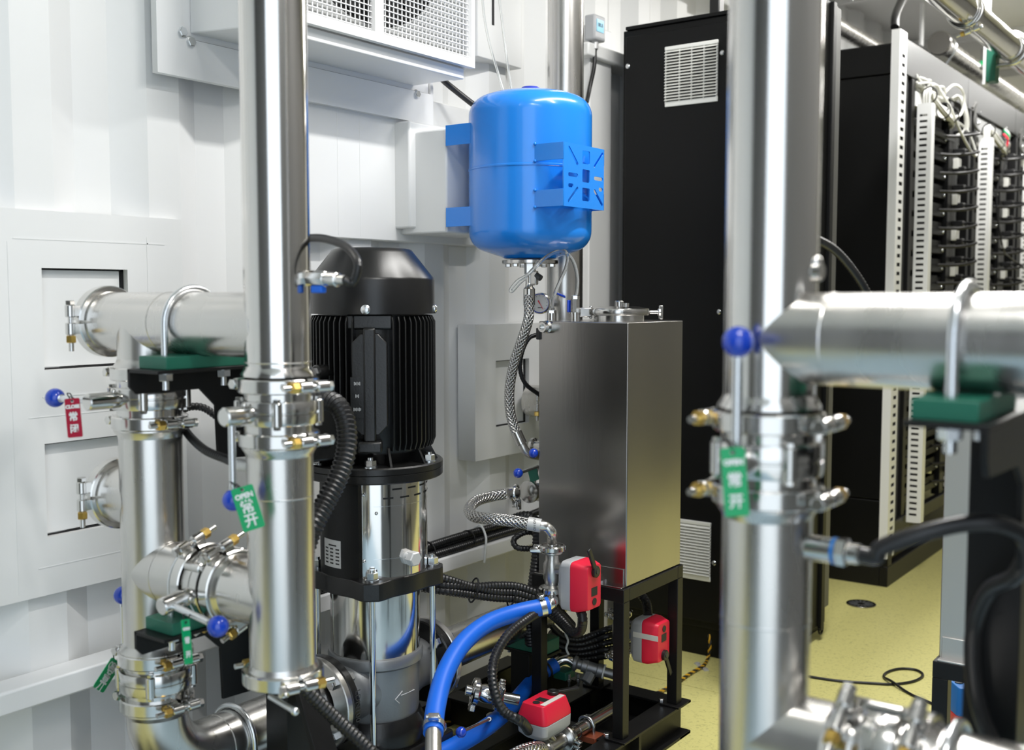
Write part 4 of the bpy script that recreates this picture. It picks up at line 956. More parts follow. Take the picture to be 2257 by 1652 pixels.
def actuator(c, a, b, lab, L=0.124, W=0.094, flip=1, tape_on=False, low=greyp, up=redp, T=1.0):
    """c: centre of the base plate, a: outward axis, b: long axis"""
    c = V(c); a = V(a).normalized(); b = (V(b)-a*V(b).dot(a)).normalized(); s = a.cross(b)
    t = thing('valve_actuator', c, lab, 'actuator', None)
    def rect(w_, l_, h, n=0.012): return [c+s*x+b*y+a*(h*T) for x, y in rrect(0, 0, w_, l_, n, 3)]
    def loft(secs, name, m):
        mb = MB(); n = len(secs[0]); vs = [q for k in secs for q in k]; fs = [tuple(reversed(range(n))), tuple(range((len(secs)-1)*n, len(secs)*n))]
        for i in range(len(secs)-1):
            for k in range(n): fs.append((i*n+k, i*n+(k+1) % n, (i+1)*n+(k+1) % n, (i+1)*n+k))
        return mb.add(vs, fs).build(name, m, t, 0.0012)
    loft([rect(W*0.70, L*0.80, 0, 0.016), rect(W*0.98, L*0.985, 0.014), rect(W, L, 0.040)], 'base', low)
    loft([rect(W, L, 0.0405), rect(W*0.99, L*0.99, 0.055), rect(W*0.74, L*0.86, 0.084, 0.008)], 'cover', up)
    f = c+a*(0.0842*T)
    MB().obox(f-b*(L*0.09), b, s, a, 0.021, 0.027, 0.0016).build('window', inkb, t, 0.003)
    MB().cyl(f-b*(L*0.29), f-b*(L*0.29)+a*0.0016, 0.0088, 24).build('button', inkb, t)
    le = f+b*(L*0.31)
    MB().cyl(le-a*0.010, le+a*0.009, 0.014, 24, ch=0.002).build('lever_hub', rubber, t)
    MB().cyl(le+a*0.009, le+a*0.0105, 0.006, 18).build('hub_screw', rackg, t)
    ld_ = (b*1.0+s*0.55*flip).normalized()
    MB().obox(le+ld_*0.036+a*0.004, ld_, ld_.cross(a), a, 0.066, 0.013, 0.007).build('lever', rubber, t, 0.002)
    MB().obox(c-a*0.012, a, b, s, 0.03, 0.022, 0.022).build('neck', cast, t, 0.003)
    if tape_on:
        MB().obox(f-s*(W*0.27)+a*0.0008-b*0.0, b, s, a, L*0.72, 0.013, 0.0012).build('paper_tape', tape, t)
    text('LS', 0.010, ink, t, f-s*(W*0.25)-b*(L*0.30)+a*0.0003, b, -s, name='print') if False else None
    return t
def hoseclip(p, ax, r, lab):
    t = thing('hose_clamp', p, lab, 'clamp', 'worm-drive hose clamps'); ax = V(ax).normalized()
    MB().ring(p, ax, r+0.0002, r+0.0018, 0.014, 36).build('band', zinc, t)
    u, v, _ = basis(ax); q = V(p)+v*(r+0.006)
    MB().obox(q, u, v, ax, 0.022, 0.010, 0.013).cyl(q-u*0.016, q+u*0.014, 0.0045, 12).build('screw_box', zincy, t, 0.001)
    return t
# --- upper braided hose
b1 = thing('braided_hose', P(1150, 960, d=2.86), 'long braided steel hose hanging from the blue tank fitting', 'hose')
p0 = V((TX, TY-0.004, fz-0.055))
up_ = [p0, V((TX, TY-0.006, P(1168, 650, Y=TY).z))]+Q([(1165, 700, 2.83), (1150, 750, 2.84), (1133, 800, 2.86), (1123, 860, 2.88), (1126, 915, 2.89), (1141, 962, 2.89)])
MB().hose(up_[1:], 0.0135, 24, uv=True).build('braid', braid, b1)
MB().lathe(up_[0]+ez*0.004, -ez, [(0.008, 0), (0.010, 0.012), (0.0155, 0.018), (0.0155, 0.060), (0.0138, 0.062)], 28).build('sleeve', zincy, b1)
e0, e1 = up_[-1], P(1150, 978, d=2.89)
MB().cyl(up_[-1]+(up_[-2]-up_[-1]).normalized()*0.015, e1, 0.0152, 28, ch=0.001).build('sleeve', zincy, b1)
MB().hose([e1, P(1158, 992, d=2.89), P(1172, 1002, d=2.90), P(1196, 1006, d=2.93)], 0.0115, 20).build('elbow', cast, b1)
# --- valves beside the box
va = P(1198, 985, d=2.98)
t = thing('ball_valve', va, 'small blue-knobbed valve at the water tank left edge, upper of two', 'valve')
MB().lathe(va-ex*0.04, ex, [(0.012, 0), (0.024, 0.004), (0.024, 0.012), (0.016, 0.016), (0.018, 0.045), (0.018, 0.07), (0.024, 0.075), (0.024, 0.083), (0.012, 0.087)], 28).build('body', zincy, t)
MB().sphere(P(1176, 998, d=2.82), 0.0125, 24, 14).build('knob', knobb, t)
MB().cyl(P(1178, 998, d=2.825), va, 0.004, 12).build('handle', zinc, t)
vb = P(1172, 1082, d=2.93)
t = thing('ball_valve', vb, 'small blue-knobbed valve at the water tank left edge, lower of two', 'valve')
MB().lathe(vb-ey*0.02, ey, [(0.014, 0), (0.030, 0.004), (0.030, 0.013), (0.020, 0.018), (0.020, 0.044), (0.032, 0.05), (0.032, 0.060), (0.014, 0.066)], 32).build('body', zincy, t)
MB().sphere(P(1142, 1042, d=2.86), 0.0130, 24, 14).build('knob', knobb, t)
MB().cyl(P(1144, 1042, d=2.86), P(1186, 1028, d=2.93), 0.0046, 14).cyl(P(1184, 1027, d=2.93), vb, 0.006, 14).build('handle', zinc, t)
tl = Q([(1167, 1040, 2.90), (1180, 1033, 2.93), (1166, 1060, 2.90)])
tq_ = thing('valve_tag', tl[2], 'small green tag half hidden at the left edge of the water tank', 'tag')
MB().obox(P(1176, 1046, d=2.92), (1, 0.4, 0.5), (-0.3, 0, 1), ey, 0.026, 0.034, 0.0012).build('tag_plate', green, tq_)
triclamp(P(1135, 1086, d=2.88), (1, 0.3, 0.1), 0.020, (0, -0.2, -1), 'small wing-nut clamp on the far end of the U-bent braided hose')
# --- U-bent braided hose
b2 = thing('braided_hose', P(1040, 1125, d=2.7), 'braided steel hose bent in a U left of the water tank', 'hose')
pts = Q([(1112, 1088, 2.86), (1080, 1094, 2.84), (1050, 1104, 2.80), (1034, 1122, 2.74), (1046, 1138, 2.68), (1085, 1143, 2.64), (1130, 1148, 2.62), (1166, 1154, 2.61)])
MB().hose(pts, 0.0142, 24, uv=True).build('braid', braid, b2)
MB().cyl(P(1118, 1087, d=2.865), P(1138, 1084, d=2.88), 0.0158, 28).build('sleeve', zincy, b2)
s0, s1_ = P(1164, 1153, d=2.61), P(1192, 1158, d=2.605)
MB().cyl(s0, s1_, 0.0165, 28).build('sleeve', label, b2)
text('NO NO', 0.0085, inkb, b2, (s0+s1_)*0.5+(cam.location-s0).normalized()*0.0168, ez*-1, (s1_-s0), name='sleeve_print')
V1 = V((P(1217, 1250, Y=2.18).x, 2.18, 0))
hz = lambda y_: P(1217, y_, Y=2.18).z
MB().hose([s1_-(s1_-s0)*0.1, P(1203, 1160, d=2.607), P(1216, 1173, d=2.612), V((V1.x, V1.y, hz(1192))), V((V1.x, V1.y, hz(1204)))], 0.0128, 22).build('elbow', steel, b2)
triclamp((V1.x, V1.y, hz(1207)), ez, 0.027, (-0.9, -0.5, 0), 'wing-nut clamp above the valve with the upper red actuator')
v1 = thing('ball_valve', (V1.x, V1.y, hz(1292)), 'cast steel valve body standing left of the upper red actuator', 'valve')
MB().lathe((V1.x, V1.y, hz(1296)), ez, [(0.026, 0), (0.026, 0.005), (0.017, 0.010), (0.019, 0.018), (0.0215, 0.026), (0.0215, 0.062), (0.017, 0.072), (0.0165, 0.084), (0.026, 0.089), (0.026, 0.094)], 36).build('body', cast, v1)
MB().cyl((V1.x, V1.y, hz(1250)), (V1.x+0.035, V1.y, hz(1250)), 0.015, 24).build('stem_mount', cast, v1)
triclamp((V1.x, V1.y, hz(1299)), ez, 0.027, (0.2, 1, 0), 'wing-nut clamp below the valve with the upper red actuator')
bl = thing('blue_hose', P(955, 1640, d=2.15), 'thick blue hose arching from the upper red actuator valve down beside the pump', 'hose')
e_ = [V((V1.x, V1.y, hz(1303))), V((V1.x, V1.y, hz(1315))), P(1217, 1325, d=2.62), P(1208, 1334, d=2.615), P(1196, 1338, d=2.61)]
MB().hose(e_, 0.0150, 22).build('elbow', zincy, bl)
hp = Q([(1210, 1333, 2.615), (1190, 1338, 2.61), (1130, 1352, 2.58), (1070, 1376, 2.52), (1018, 1420, 2.44), (980, 1485, 2.35), (960, 1560, 2.26), (955, 1615, 2.20)])
MB().hose(hp, 0.0208, 28).build('hose', hoseb, bl)
hoseclip(P(1196, 1337, d=2.612), hp[0]-hp[1], 0.0210, 'hose clamp at the upper end of the arching blue hose')
hoseclip(P(957, 1600, d=2.215), hp[-1]-hp[-2], 0.0210, 'hose clamp at the lower end of the arching blue hose')
MB().cyl(P(955, 1612, d=2.20), P(955, 1690, d=2.13), 0.0165, 24).build('stub', cast, bl)
b3 = thing('blue_hose', P(1080, 1600, d=2.55), 'second blue hose lying low, behind the stand leg', 'hose')
hp = Q([(950, 1670, 2.42), (1020, 1634, 2.50), (1075, 1600, 2.58), (1120, 1563, 2.72), (1155, 1522, 2.87), (1190, 1485, 2.95), (1224, 1464, 2.98)])
MB().hose(hp, 0.0205, 28).build('hose', hoseb, b3)
for k_, q in enumerate([(1206, 1474, 2.965), (1196, 1480, 2.956)]): MB().ring(P(*q[:2], d=q[2]), hp[-1]-hp[-2], 0.0207, 0.0218, 0.006, 30).build('band', inkb, b3)
MB().hose(Q([(1218, 1466, 2.975), (1236, 1455, 2.98), (1252, 1453, 2.98), (1266, 1462, 2.98)]), 0.014, 22).build('elbow', zincy, b3)
# strainer
ys_ = thing('strainer', P(1300, 1475, d=2.98), 'Y-shaped cast strainer behind the stand leg', 'strainer')
a0, a1 = P(1268, 1461, d=2.98), P(1340, 1482, d=2.96); ad = (a1-a0).normalized()
MB().lathe(a0, ad, [(0.021, -0.004), (0.021, 0.004), (0.013, 0.008), (0.013, 0.018), (0.018, 0.020), (0.018, 0.034), (0.016, 0.036), (0.016, 0.062), (0.019, 0.064), (0.019, 0.078), (0.013, 0.08), (0.013, 0.13)], 24).build('body', alu, ys_)
MB().cyl(P(1306, 1474, d=2.975), P(1290, 1503, d=2.96), 0.017, 8, ch=0.002).build('filter_leg', alu, ys_)
MB().ring(a0+ad*0.081, ad, 0.012, 0.020, 0.004).build('white_ring', ink, ys_)
b = thing('saddle_block', P(1240, 1485, d=2.98), 'small green block under the strainer elbow', 'pipe block')
MB().obox(P(1244, 1483, d=2.99), ey, ex, ez, 0.05, 0.04, 0.022).build('block', green, b, 0.002)
for px_ in (1254, 1274):
    b_ = P(px_, 1494, d=2.97); MB().cyl(b_+ez*0.012, b_-ez*0.022, 0.0042, 14).hexa(b_-ez*0.008, ez, 0.007, 0.006).build('bolt', zinc, b)
# --- actuators
actuator((V1.x+0.030, V1.y+0.012, hz(1279)), ex, (0, 0.0, 1), 'upper red and grey valve actuator hanging before the steel water tank', flip=1, L=0.122, W=0.082)
A2 = P(1402, 1400, d=2.93)
actuator(A2, ex, (0, 0, -1), 'red and grey valve actuator under the water tank, white tape across it', flip=1, L=0.118, W=0.085)
tp_ = A2+ex*0.06
t = bpy.data.objects.get('valve_actuator.001')
MB().obox(A2+ex*0.052+V((0, -0.0428, 0.018)), ex, ez, ey, 0.075, 0.014, 0.001).build('paper_tape', tape, t)
va2 = thing('ball_valve', A2-ex*0.06, 'steel valve between the cable bundle and the middle red actuator', 'valve')
MB().lathe(A2+V((-0.050, 0, -0.055)), ez, [(0.028, 0), (0.028, 0.006), (0.018, 0.011), (0.021, 0.03), (0.021, 0.075), (0.018, 0.092), (0.028, 0.098), (0.028, 0.104)], 28).build('body', cast, va2)
triclamp(A2+V((-0.05, 0, 0.055)), ez, 0.028, (-0.4, -1, 0), 'upper clamp of the valve under the water tank')
triclamp(A2+V((-0.05, 0, -0.058)), ez, 0.028, (-0.4, -1, 0), 'lower clamp of the valve under the water tank')
MB().conduit([A2+V((0.03, 0.01, 0.055)), P(1425, 1330, d=2.97), P(1412, 1308, d=3.0), P(1395, 1290, d=3.05)], 0.013).build('cable', rubber, t)
A3 = P(1200, 1612, X=-1.425)
a3 = actuator(A3-ez*0.002, ez, (0, 1, 0), 'lowest red and grey valve actuator, lying over the skid, white tape on its top', flip=-1, L=0.118, W=0.084, tape_on=True)
cv = P(1222, 1640, X=-1.42)
va3 = thing('ball_valve', cv, 'steel valve body under the lowest red actuator', 'valve')
MB().lathe(cv-ey*0.045, ey, [(0.027, 0), (0.027, 0.006), (0.018, 0.011), (0.020, 0.025), (0.020, 0.062), (0.018, 0.078), (0.027, 0.084), (0.027, 0.090)], 28).build('body', cast, va3)
MB().cyl(cv, A3, 0.013, 20).build('stem_mount', cast, va3)
triclamp(cv-ey*0.050, ey, 0.027, (0.8, 0, -0.6), 'near wing-nut clamp of the valve under the lowest actuator')
triclamp(cv+ey*0.050, ey, 0.027, (1, 0, -0.2), 'far wing-nut clamp of the valve under the lowest actuator')
op = thing('drain_pipe', cv+ey*0.1, 'thin grey steel pipe running back from the lowest actuator under the stand', 'pipe')
MB().cyl(cv+ey*0.054, cv+ey*0.100, 0.0155, 24).cyl(cv+ey*0.098, cv+ey*0.325, 0.0170, 24).build('tube', satin, op)
yo = P(1292, 1600, X=-1.42).y
t_, _, _ = ubolt((cv.x, yo, cv.z), ey, ez, 0.0172, 'small U-bolt over the thin pipe by the lowest actuator', legs=0.026, wr=0.0042)
ob_ = thing('saddle_block', (cv.x, yo, cv.z-0.03), 'rust-red block under the thin pipe by the lowest actuator', 'pipe block')
MB().box(cv.x-0.035, cv.x+0.04, yo-0.022, yo+0.022, cv.z-0.034, cv.z-0.018).build('block', orange, ob_, 0.0015)
b4 = thing('braided_hose', P(1140, 1635, d=2.4), 'braided steel hose at the bottom edge, leading to the lowest actuator', 'hose')
MB().hose([cv-ey*0.055, P(1186, 1652, d=2.44), P(1150, 1660, d=2.38), P(1100, 1690, d=2.3)], 0.019, 24, uv=True).build('braid', braid, b4)
# --- little valve group below the outlet pipe
g = P(1072, 1528, d=2.60)
sv = thing('ball_valve', g, 'small clamped steel valve below the right pump flange', 'valve')
sd = V((0.55, 0.5, -0.18)).normalized()
MB().lathe(g-sd*0.05, sd, [(0.012, 0), (0.012, 0.014), (0.027, 0.018), (0.027, 0.028), (0.018, 0.032), (0.022, 0.044), (0.022, 0.062), (0.018, 0.070), (0.027, 0.075), (0.027, 0.085), (0.013, 0.09), (0.013, 0.13)], 28).build('body', zincy, sv)
triclamp(g-sd*0.027, sd, 0.027, (-0.5, -0.6, -0.5), 'left small clamp below the right pump flange')
triclamp(g+sd*0.030, sd, 0.027, (0.3, -0.2, 1), 'right small clamp below the right pump flange')
dpt = P(1034, 1500, d=2.66)
MB().cyl(V((PX, dpt.y, ZP-0.045)), V((PX, dpt.y, ZP-0.10)), 0.0105, 20).build('stub', zincy, sv)
kn = thing('ball_valve', P(1016, 1612, d=2.3), 'blue-knobbed valve lever low behind the blue hoses', 'valve')
MB().sphere(P(1016, 1613, d=2.33), 0.0118, 22, 12).build('knob', knobb, kn)
MB().cyl(P(1018, 1612, d=2.335), P(1078, 1584, d=2.50), 0.0035, 12).build('handle', zinc, kn)
MB().lathe(P(1084, 1584, d=2.66), ez, [(0.014, -0.03), (0.014, 0.01), (0.010, 0.014)], 20).cyl(P(1078, 1584, d=2.50), P(1084, 1584, d=2.66), 0.005, 12).build('body', cast, kn)
# --- conduits
def cond(name, pts, r, lab, cat='cable', step=0.0045, m=rubber, grp=None, n=14):
    t = thing(name, pts[0], lab, cat, grp)
    MB().conduit(pts, r, n, step).build('corrugated_tube', m, t); return t
cond('corrugated_conduit', Q([(690, 892, 2.14), (716, 882, 2.12), (744, 893, 2.10), (762, 930, 2.08), (764, 985, 2.06), (748, 1045, 2.04), (718, 1105, 2.02), (690, 1160, 2.00), (668, 1220, 2.0)]), 0.0205, 'thickest black corrugated conduit bending from the motor terminal box')
cond('corrugated_conduit', Q([(655, 1500, 1.95), (700, 1545, 1.97), (750, 1592, 1.99), (800, 1638, 2.0), (850, 1690, 2.0)]), 0.0135, 'black corrugated conduit slanting across the pump inlet at the bottom')
cond('corrugated_conduit', [A3+V((-0.005, -0.060, 0.022))]+Q([(1150, 1590, 2.42), (1112, 1568, 2.40), (1092, 1530, 2.40), (1085, 1480, 2.42), (1096, 1435, 2.46), (1125, 1393, 2.50), (1165, 1362, 2.56), (1195, 1345, 2.66)]), 0.0118, 'black corrugated conduit arching up from the lowest red actuator')
cond('corrugated_conduit', [V((V1.x+0.075, V1.y+0.012, hz(1336)))]+Q([(1284, 1362, 2.62), (1280, 1388, 2.66), (1262, 1392, 2.70), (1240, 1368, 2.75), (1215, 1340, 2.78), (1190, 1318, 2.78)]), 0.0125, 'black conduit hanging in a V below the upper red actuator')
for i, dx in enumerate((0, 1, 2)):
    cond('corrugated_conduit', Q([(930, 1262+dx*16, 2.62+dx*0.01), (985, 1276+dx*13, 2.64), (1040, 1292+dx*9-(8 if dx == 1 else 0), 2.68), (1090, 1290+dx*13, 2.71), (1140, 1292+dx*14, 2.74), (1185, 1308+dx*13, 2.76), (1222, 1335+dx*12, 2.80), (1262, 1378+dx*10, 2.90)]), 0.0112,
         ['topmost', 'middle', 'lowest'][i]+' conduit of the black bundle leaving the pump to the right', grp='conduits right of the pump')
for q in ((1044, 1300, 2.67), (1128, 1310, 2.735), (1180, 1322, 2.76)):
    p = P(*q[:2], d=q[2]); cable_dir = P(q[0]+10, q[1]+2, d=q[2]+0.01)-p
    tt_ = thing('cable_tie', p, 'black cable tie around the bundle right of the pump, '+{1044: 'nearest the pump', 1128: 'the middle one', 1180: 'nearest the water tank'}[q[0]], 'cable tie')
    u_, v_, a_x = basis(cable_dir)
    MB().tube([p+u_*(0.014*math.cos(2*PI*k/20))+v_*(0.030*math.sin(2*PI*k/20)) for k in range(20)], 0.0022, 8, closed=True).build('strap', matteb, tt_)
# bundle on the wall rail
rows = [(-1.945, 0.4705, 'front lower'), (-1.972, 0.4705, 'rear lower'), (-1.958, 0.4925, 'upper')]
for x, z, nm in rows:
    pts = [V((x+0.004*math.sin(k*2.1+z*90), 1.55+k*0.18, z+(0.004 if nm == 'upper' else 0)*math.sin(k*1.7)+(0.020*max(0, (k-5)/3) if nm == 'upper' else 0))) for k in range(9)]
    cond('corrugated_conduit', pts, 0.0115, nm+' black conduit lying on the white wall rail', grp='conduits on the wall rail')
tie = P(1065, 1190, X=-1.93)
tt_ = thing('cable_tie', tie, 'white cable tie around the conduits and the white wall rail', 'cable tie')
lp = [(-1.925, 0.408), (-1.925, 0.462), (-1.932, 0.486), (-1.955, 0.512), (-1.985, 0.500)]
MB().tube(smooth_path([V((a, tie.y+0.007*k, b)) for k, (a, b) in enumerate(lp)], 8), 0.0034, 8).build('strap', ink, tt_)
MB().obox(V((-1.955, tie.y+0.02, 0.513)), ey, ex, ez, 0.014, 0.008, 0.008).build('lock', ink, tt_)
for q, nm in ((P(948, 1180, X=-1.95), 'nearest the pump'), (P(1036, 1150, X=-1.95), 'under the U-bent hose')):
    tt_ = thing('cable_tie', q, 'black cable tie on the rail conduits '+nm, 'cable tie')
    MB().tube([V((-1.958+0.027*math.cos(2*PI*k/20), q.y, 0.481+0.026*math.sin(2*PI*k/20))) for k in range(20)], 0.0022, 8, closed=True).build('strap', matteb, tt_)
# dark trunk of conduits behind the tank corner, loop on it
cond('corrugated_conduit', Q([(1120, 1150, 2.95), (1160, 1138, 2.92), (1184, 1160, 2.89), (1184, 1220, 2.87), (1175, 1290, 2.86), (1166, 1350, 2.86), (1170, 1420, 2.88)]), 0.016, 'black conduit trunk dropping behind the left edge of the water tank')
cond('corrugated_conduit', Q([(1196, 1178, 2.95), (1160, 1172, 2.93), (1133, 1188, 2.92), (1140, 1206, 2.91), (1172, 1209, 2.92), (1200, 1212, 2.95)]), 0.0085, 'small black cable loop at the left edge of the water tank', step=0.004)
cond('corrugated_conduit', Q([(1184, 737, 2.86), (1166, 745, 2.85), (1152, 772, 2.86), (1146, 810, 2.88), (1158, 845, 2.90), (1192, 872, 2.93)]), 0.0062, 'thin black hose bowing left of the water tank', step=0.004)
for i in range(5):
    cond('corrugated_conduit', Q([(1212, 1375+i*17, 3.00+i*0.01), (1240, 1400+i*13, 3.02), (1275, 1408+i*11, 3.03), (1310, 1397+i*13, 3.03), (1345, 1384+i*15, 3.02), (1400, 1372+i*16, 3.06)]), 0.0092,
         ['topmost', 'second', 'third', 'fourth', 'lowest'][i]+' black conduit sagging behind the stand legs', grp='conduits behind the stand')
p = P(1250, 1430, d=3.0)
tt_ = thing('cable_tie', p, 'white cable tie around the sagging conduits behind the stand', 'cable tie')
MB().tube(smooth_path(Q([(1246, 1396, 3.0), (1252, 1412, 2.985), (1248, 1428, 2.985), (1254, 1445, 2.985), (1252, 1462, 3.0)]), 6), 0.003, 8).build('strap', ink, tt_)
# --- clear tubes
def ctube(pts, r, lab):
    t = thing('clear_tube', pts[0], lab, 'tube'); MB().hose(pts, r, 14).build('tube', tubem, t)
    return t
ap = (1249, 556)
ctube([s1+ez*0.026]+Q([(1220, 655, 2.78), (1234, 620, 2.77), (1247, 590, 2.76), (1251, 566, 2.755), (1244, 553, 2.75)])+Q([(1222, 556, 2.74), (1196, 572, 2.73), (1176, 592, 2.72), (1162, 606, 2.72), (1140, 620, 2.72), (1126, 638, 2.72), (1130, 640, 2.72), (1146, 622, 2.72), (1160, 612, 2.73)]), 0.0046, 'clear tube from the left tank stub arching under the blue tank')
ctube([s2_+ez*0.064]+Q([(1271, 640, 2.80), (1272, 610, 2.79), (1265, 580, 2.78), (1252, 561, 2.77), (1236, 556, 2.76)]), 0.0050, 'clear tube rising from the right valve on the water tank')
ctube(Q([(1062, -20, 2.98), (1068, 40, 2.97), (1080, 100, 2.95), (1096, 155, 2.94), (1112, 210, 2.93)]), 0.0034, 'left of two thin clear tubes hanging behind the blue tank')
ctube(Q([(1098, -20, 2.98), (1106, 40, 2.97), (1112, 90, 2.95), (1120, 150, 2.94), (1130, 212, 2.93)]), 0.0034, 'right of two thin clear tubes hanging behind the blue tank')
# --- pressure gauge
gp = P(1190, 668, d=2.97)
gd = (V((0.35, -0.94, 0))).normalized()
gg = thing('pressure_gauge', gp, 'round pressure gauge with white dial and red needle below the blue tank', 'gauge')
MB().lathe(gp-gd*0.020, gd, [(0.026, 0), (0.029, 0.003), (0.0295, 0.022), (0.0265, 0.026), (0.0262, 0.021), (0.0262, 0.020)], 40).build('case', zincy, gg)
MB().lathe(gp, gd, [(0.0265, -0.010), (0.0265, 0.0022), (0.0245, 0.0022), (0.0245, 0.0008)], 40).build('blue_rim', knobb, gg)
MB().lathe(gp, gd, [(0.0245, -0.002), (0.0245, 0.0010)], 40).build('dial', dial, gg)
gu = ez.cross(gd).normalized(); fp_ = gp+gd*0.0016
for k in range(11):
    a = R(225-27*k); q = fp_+(gu*math.cos(a)+ez*math.sin(a))*0.0205
    MB().obox(q, gu*math.cos(a)+ez*math.sin(a), gd, (gu*math.cos(a)+ez*math.sin(a)).cross(gd), 0.0035, 0.0004, 0.0007).build('tick', inkb, gg)
nd = (gu*0.5-ez*0.86).normalized()
MB().obox(fp_+nd*0.006+gd*0.0008, nd, gd, nd.cross(gd), 0.026, 0.0006, 0.0013).build('needle', redp, gg)
MB().obox(fp_-nd*0.004+gd*0.0010, nd, gd, nd.cross(gd), 0.010, 0.0008, 0.003).build('needle_tail', redp, gg)
MB().obox(fp_-ez*0.012, gu, gd, ez, 0.011, 0.0004, 0.0022).build('dial_print', inkb, gg)
pv = V((XV, YV, gp.z))
MB().cyl(gp-gd*0.018, gp-gd*0.018+(pv-gp).normalized()*0.16, 0.010, 8).build('stub', alu, gg)
MB().obox(gp+V((0.035, 0.05, 0.022)), (0.6, 0.8, -0.4), ez, (0.8, -0.6, 0), 0.026, 0.006, 0.012).build('blue_lever', knobb, gg, 0.001)
# --- bits at the right edge
va4 = P(2236, 1325, d=1.97)
t = thing('ball_valve', va4, 'steel valve group cut by the right picture edge', 'valve')
MB().cyl(P(2205, 1322, d=1.98), P(2232, 1322, d=1.97), 0.010, 20).cyl(P(2226, 1324, d=1.97), P(2300, 1330, d=1.93), 0.018, 24, ch=0.002).build('body', zincy, t)
MB().lathe(P(2246, 1425, d=1.97), ez, [(0.016, -0.06), (0.026, -0.05), (0.026, -0.04), (0.018, -0.03), (0.021, 0.02), (0.018, 0.05), (0.026, 0.055), (0.026, 0.065), (0.012, 0.07), (0.012, 0.09)], 28).build('body', cast, t)
MB().lathe(P(2240, 1585, d=1.93), ez, [(0.02, -0.08), (0.02, 0.0), (0.028, 0.005), (0.028, 0.016), (0.016, 0.02), (0.018, 0.07), (0.03, 0.075), (0.03, 0.085)], 28).build('lower_fitting', cast, t)
ab = P(2140, 1612, d=2.45)
actuator(ab, ez, (0.81, 0.59, 0), 'blue and red valve actuator under the second water tank at right', L=0.105, W=0.10, low=redp, up=bluev, T=1.35)
# ============================================================ BLACK CABINET
CYF = 3.22
cx0 = P(1368, 900, Y=CYF).x; cz1 = P(1376, 61, Y=CYF).z; cx1 = -1.345
cab = thing('cabinet', ((cx0+cx1)/2, CYF+0.3, 0), 'tall black cabinet with two white louvre grilles behind the water tank', 'cabinet')
bx('body', cabp, cab, cx0, cx1, CYF, CYF+0.58, 0.10, cz1-0.012, 0.003)
bx('roof', cabp, cab, cx0+0.012, cx1-0.004, CYF-0.008, CYF+0.58, cz1-0.012, cz1, 0.002)
dxe = P(1600, 700, Y=CYF).x
bx('door', cabp, cab, cx0+0.016, dxe, CYF-0.014, CYF-0.001, 0.125, cz1-0.035, 0.003)
bx('door', cabp, cab, dxe+0.004, cx1-0.004, CYF-0.014, CYF-0.001, 0.125, cz1-0.035, 0.003)
bx('plinth', cabp, cab, cx0+0.01, cx1-0.01, CYF+0.02, CYF+0.55, 0.0, 0.10, 0.002)
def vent(pa, pb, pc, lab):
    """filter grille: frame with seventeen slats"""
    x0, x1, z1, z0 = pa.x, pb.x, max(pa.z, pb.z), pc.z; y = CYF-0.014
    bx('vent_frame', ivory, cab, x0, x1, y-0.006, y, z0, z0+0.017, 0.002)
    bx('vent_frame', ivory, cab, x0, x1, y-0.010, y, z1-0.012, z1, 0.002)
    bx('vent_back', matteb, cab, x0+0.003, x1-0.003, y-0.0015, y-0.0005, z0+0.01, z1-0.006)
    for fx in (x0+0.001, x0+(x1-x0)*.27, x0+(x1-x0)*.5, x0+(x1-x0)*.73, x1-0.006): bx('vent_rib', ivory, cab, fx, fx+0.004, y-0.007, y, z0+0.01, z1-0.008)
    n = 17; h = (z1-0.012-z0-0.017)/n; s0_ = None
    for k in range(n):
        zc = z0+0.017+h*(k+0.5)
        if s0_ is None:
            s0_ = MB().prism([(0, h*0.30), (-0.012, -h*0.34), (-0.0135, -h*0.26), (-0.0025, h*0.46)], (x0+0.001, y, zc), ey, ez, (x1-x0-0.002, 0, 0)).build('vent_slat', ivory, cab); zf = zc
        else: copy_part(s0_, cab, loc=(0, 0, zc-zf))
vent(P(1466, 104, Y=CYF-0.02), P(1583, 88, Y=CYF-0.02), P(1466, 236, Y=CYF-0.02), 'u')
vb0 = P(1567, 1152, Y=CYF-0.02); vb1 = P(1567, 1283, Y=CYF-0.02)
xw_ = P(1583, 88, Y=CYF-0.02).x-P(1466, 104, Y=CYF-0.02).x
vent(V((vb0.x-xw_, 0, vb0.z)), V((vb0.x, 0, vb0.z)), V((0, 0, vb1.z)), 'l')
for q in ((1384, 146), (1592, 116), (1585, 687), (1574, 1240)):
    p = P(*q, Y=CYF-0.014); MB().lathe(p, -ey, [(0.008, 0), (0.008, 0.002), (0.005, 0.0045), (0.0001, 0.005)], 18).build('screw', zinc, cab)
# open side door seen along its edge
dy1 = P(1838, 700, X=-1.305).y; dz0 = 0.052; dz1 = P(1838, 4, X=-1.305).z
dp = bx('open_door', cabp, cab, -1.332, -1.312, 2.95, dy1-0.006, dz0, dz1, 0.002)
bx('edge_fold', cabp, dp, -1.313, -1.300, dy1-0.075, dy1-0.045, dz0-0.015, dz1, 0.002)
bx('seal_strip', seal, dp, -1.313, -1.302, dy1-0.042, dy1, dz0+0.06, dz1-0.012, 0.001)
MB().tube([V((-1.306, dy1-0.060-0.018*math.cos(R(a)), dz0-0.010+0.018*math.sin(R(a)))) for a in range(180, 381, 20)], 0.004, 8).build('bottom_hook', cabp, dp)
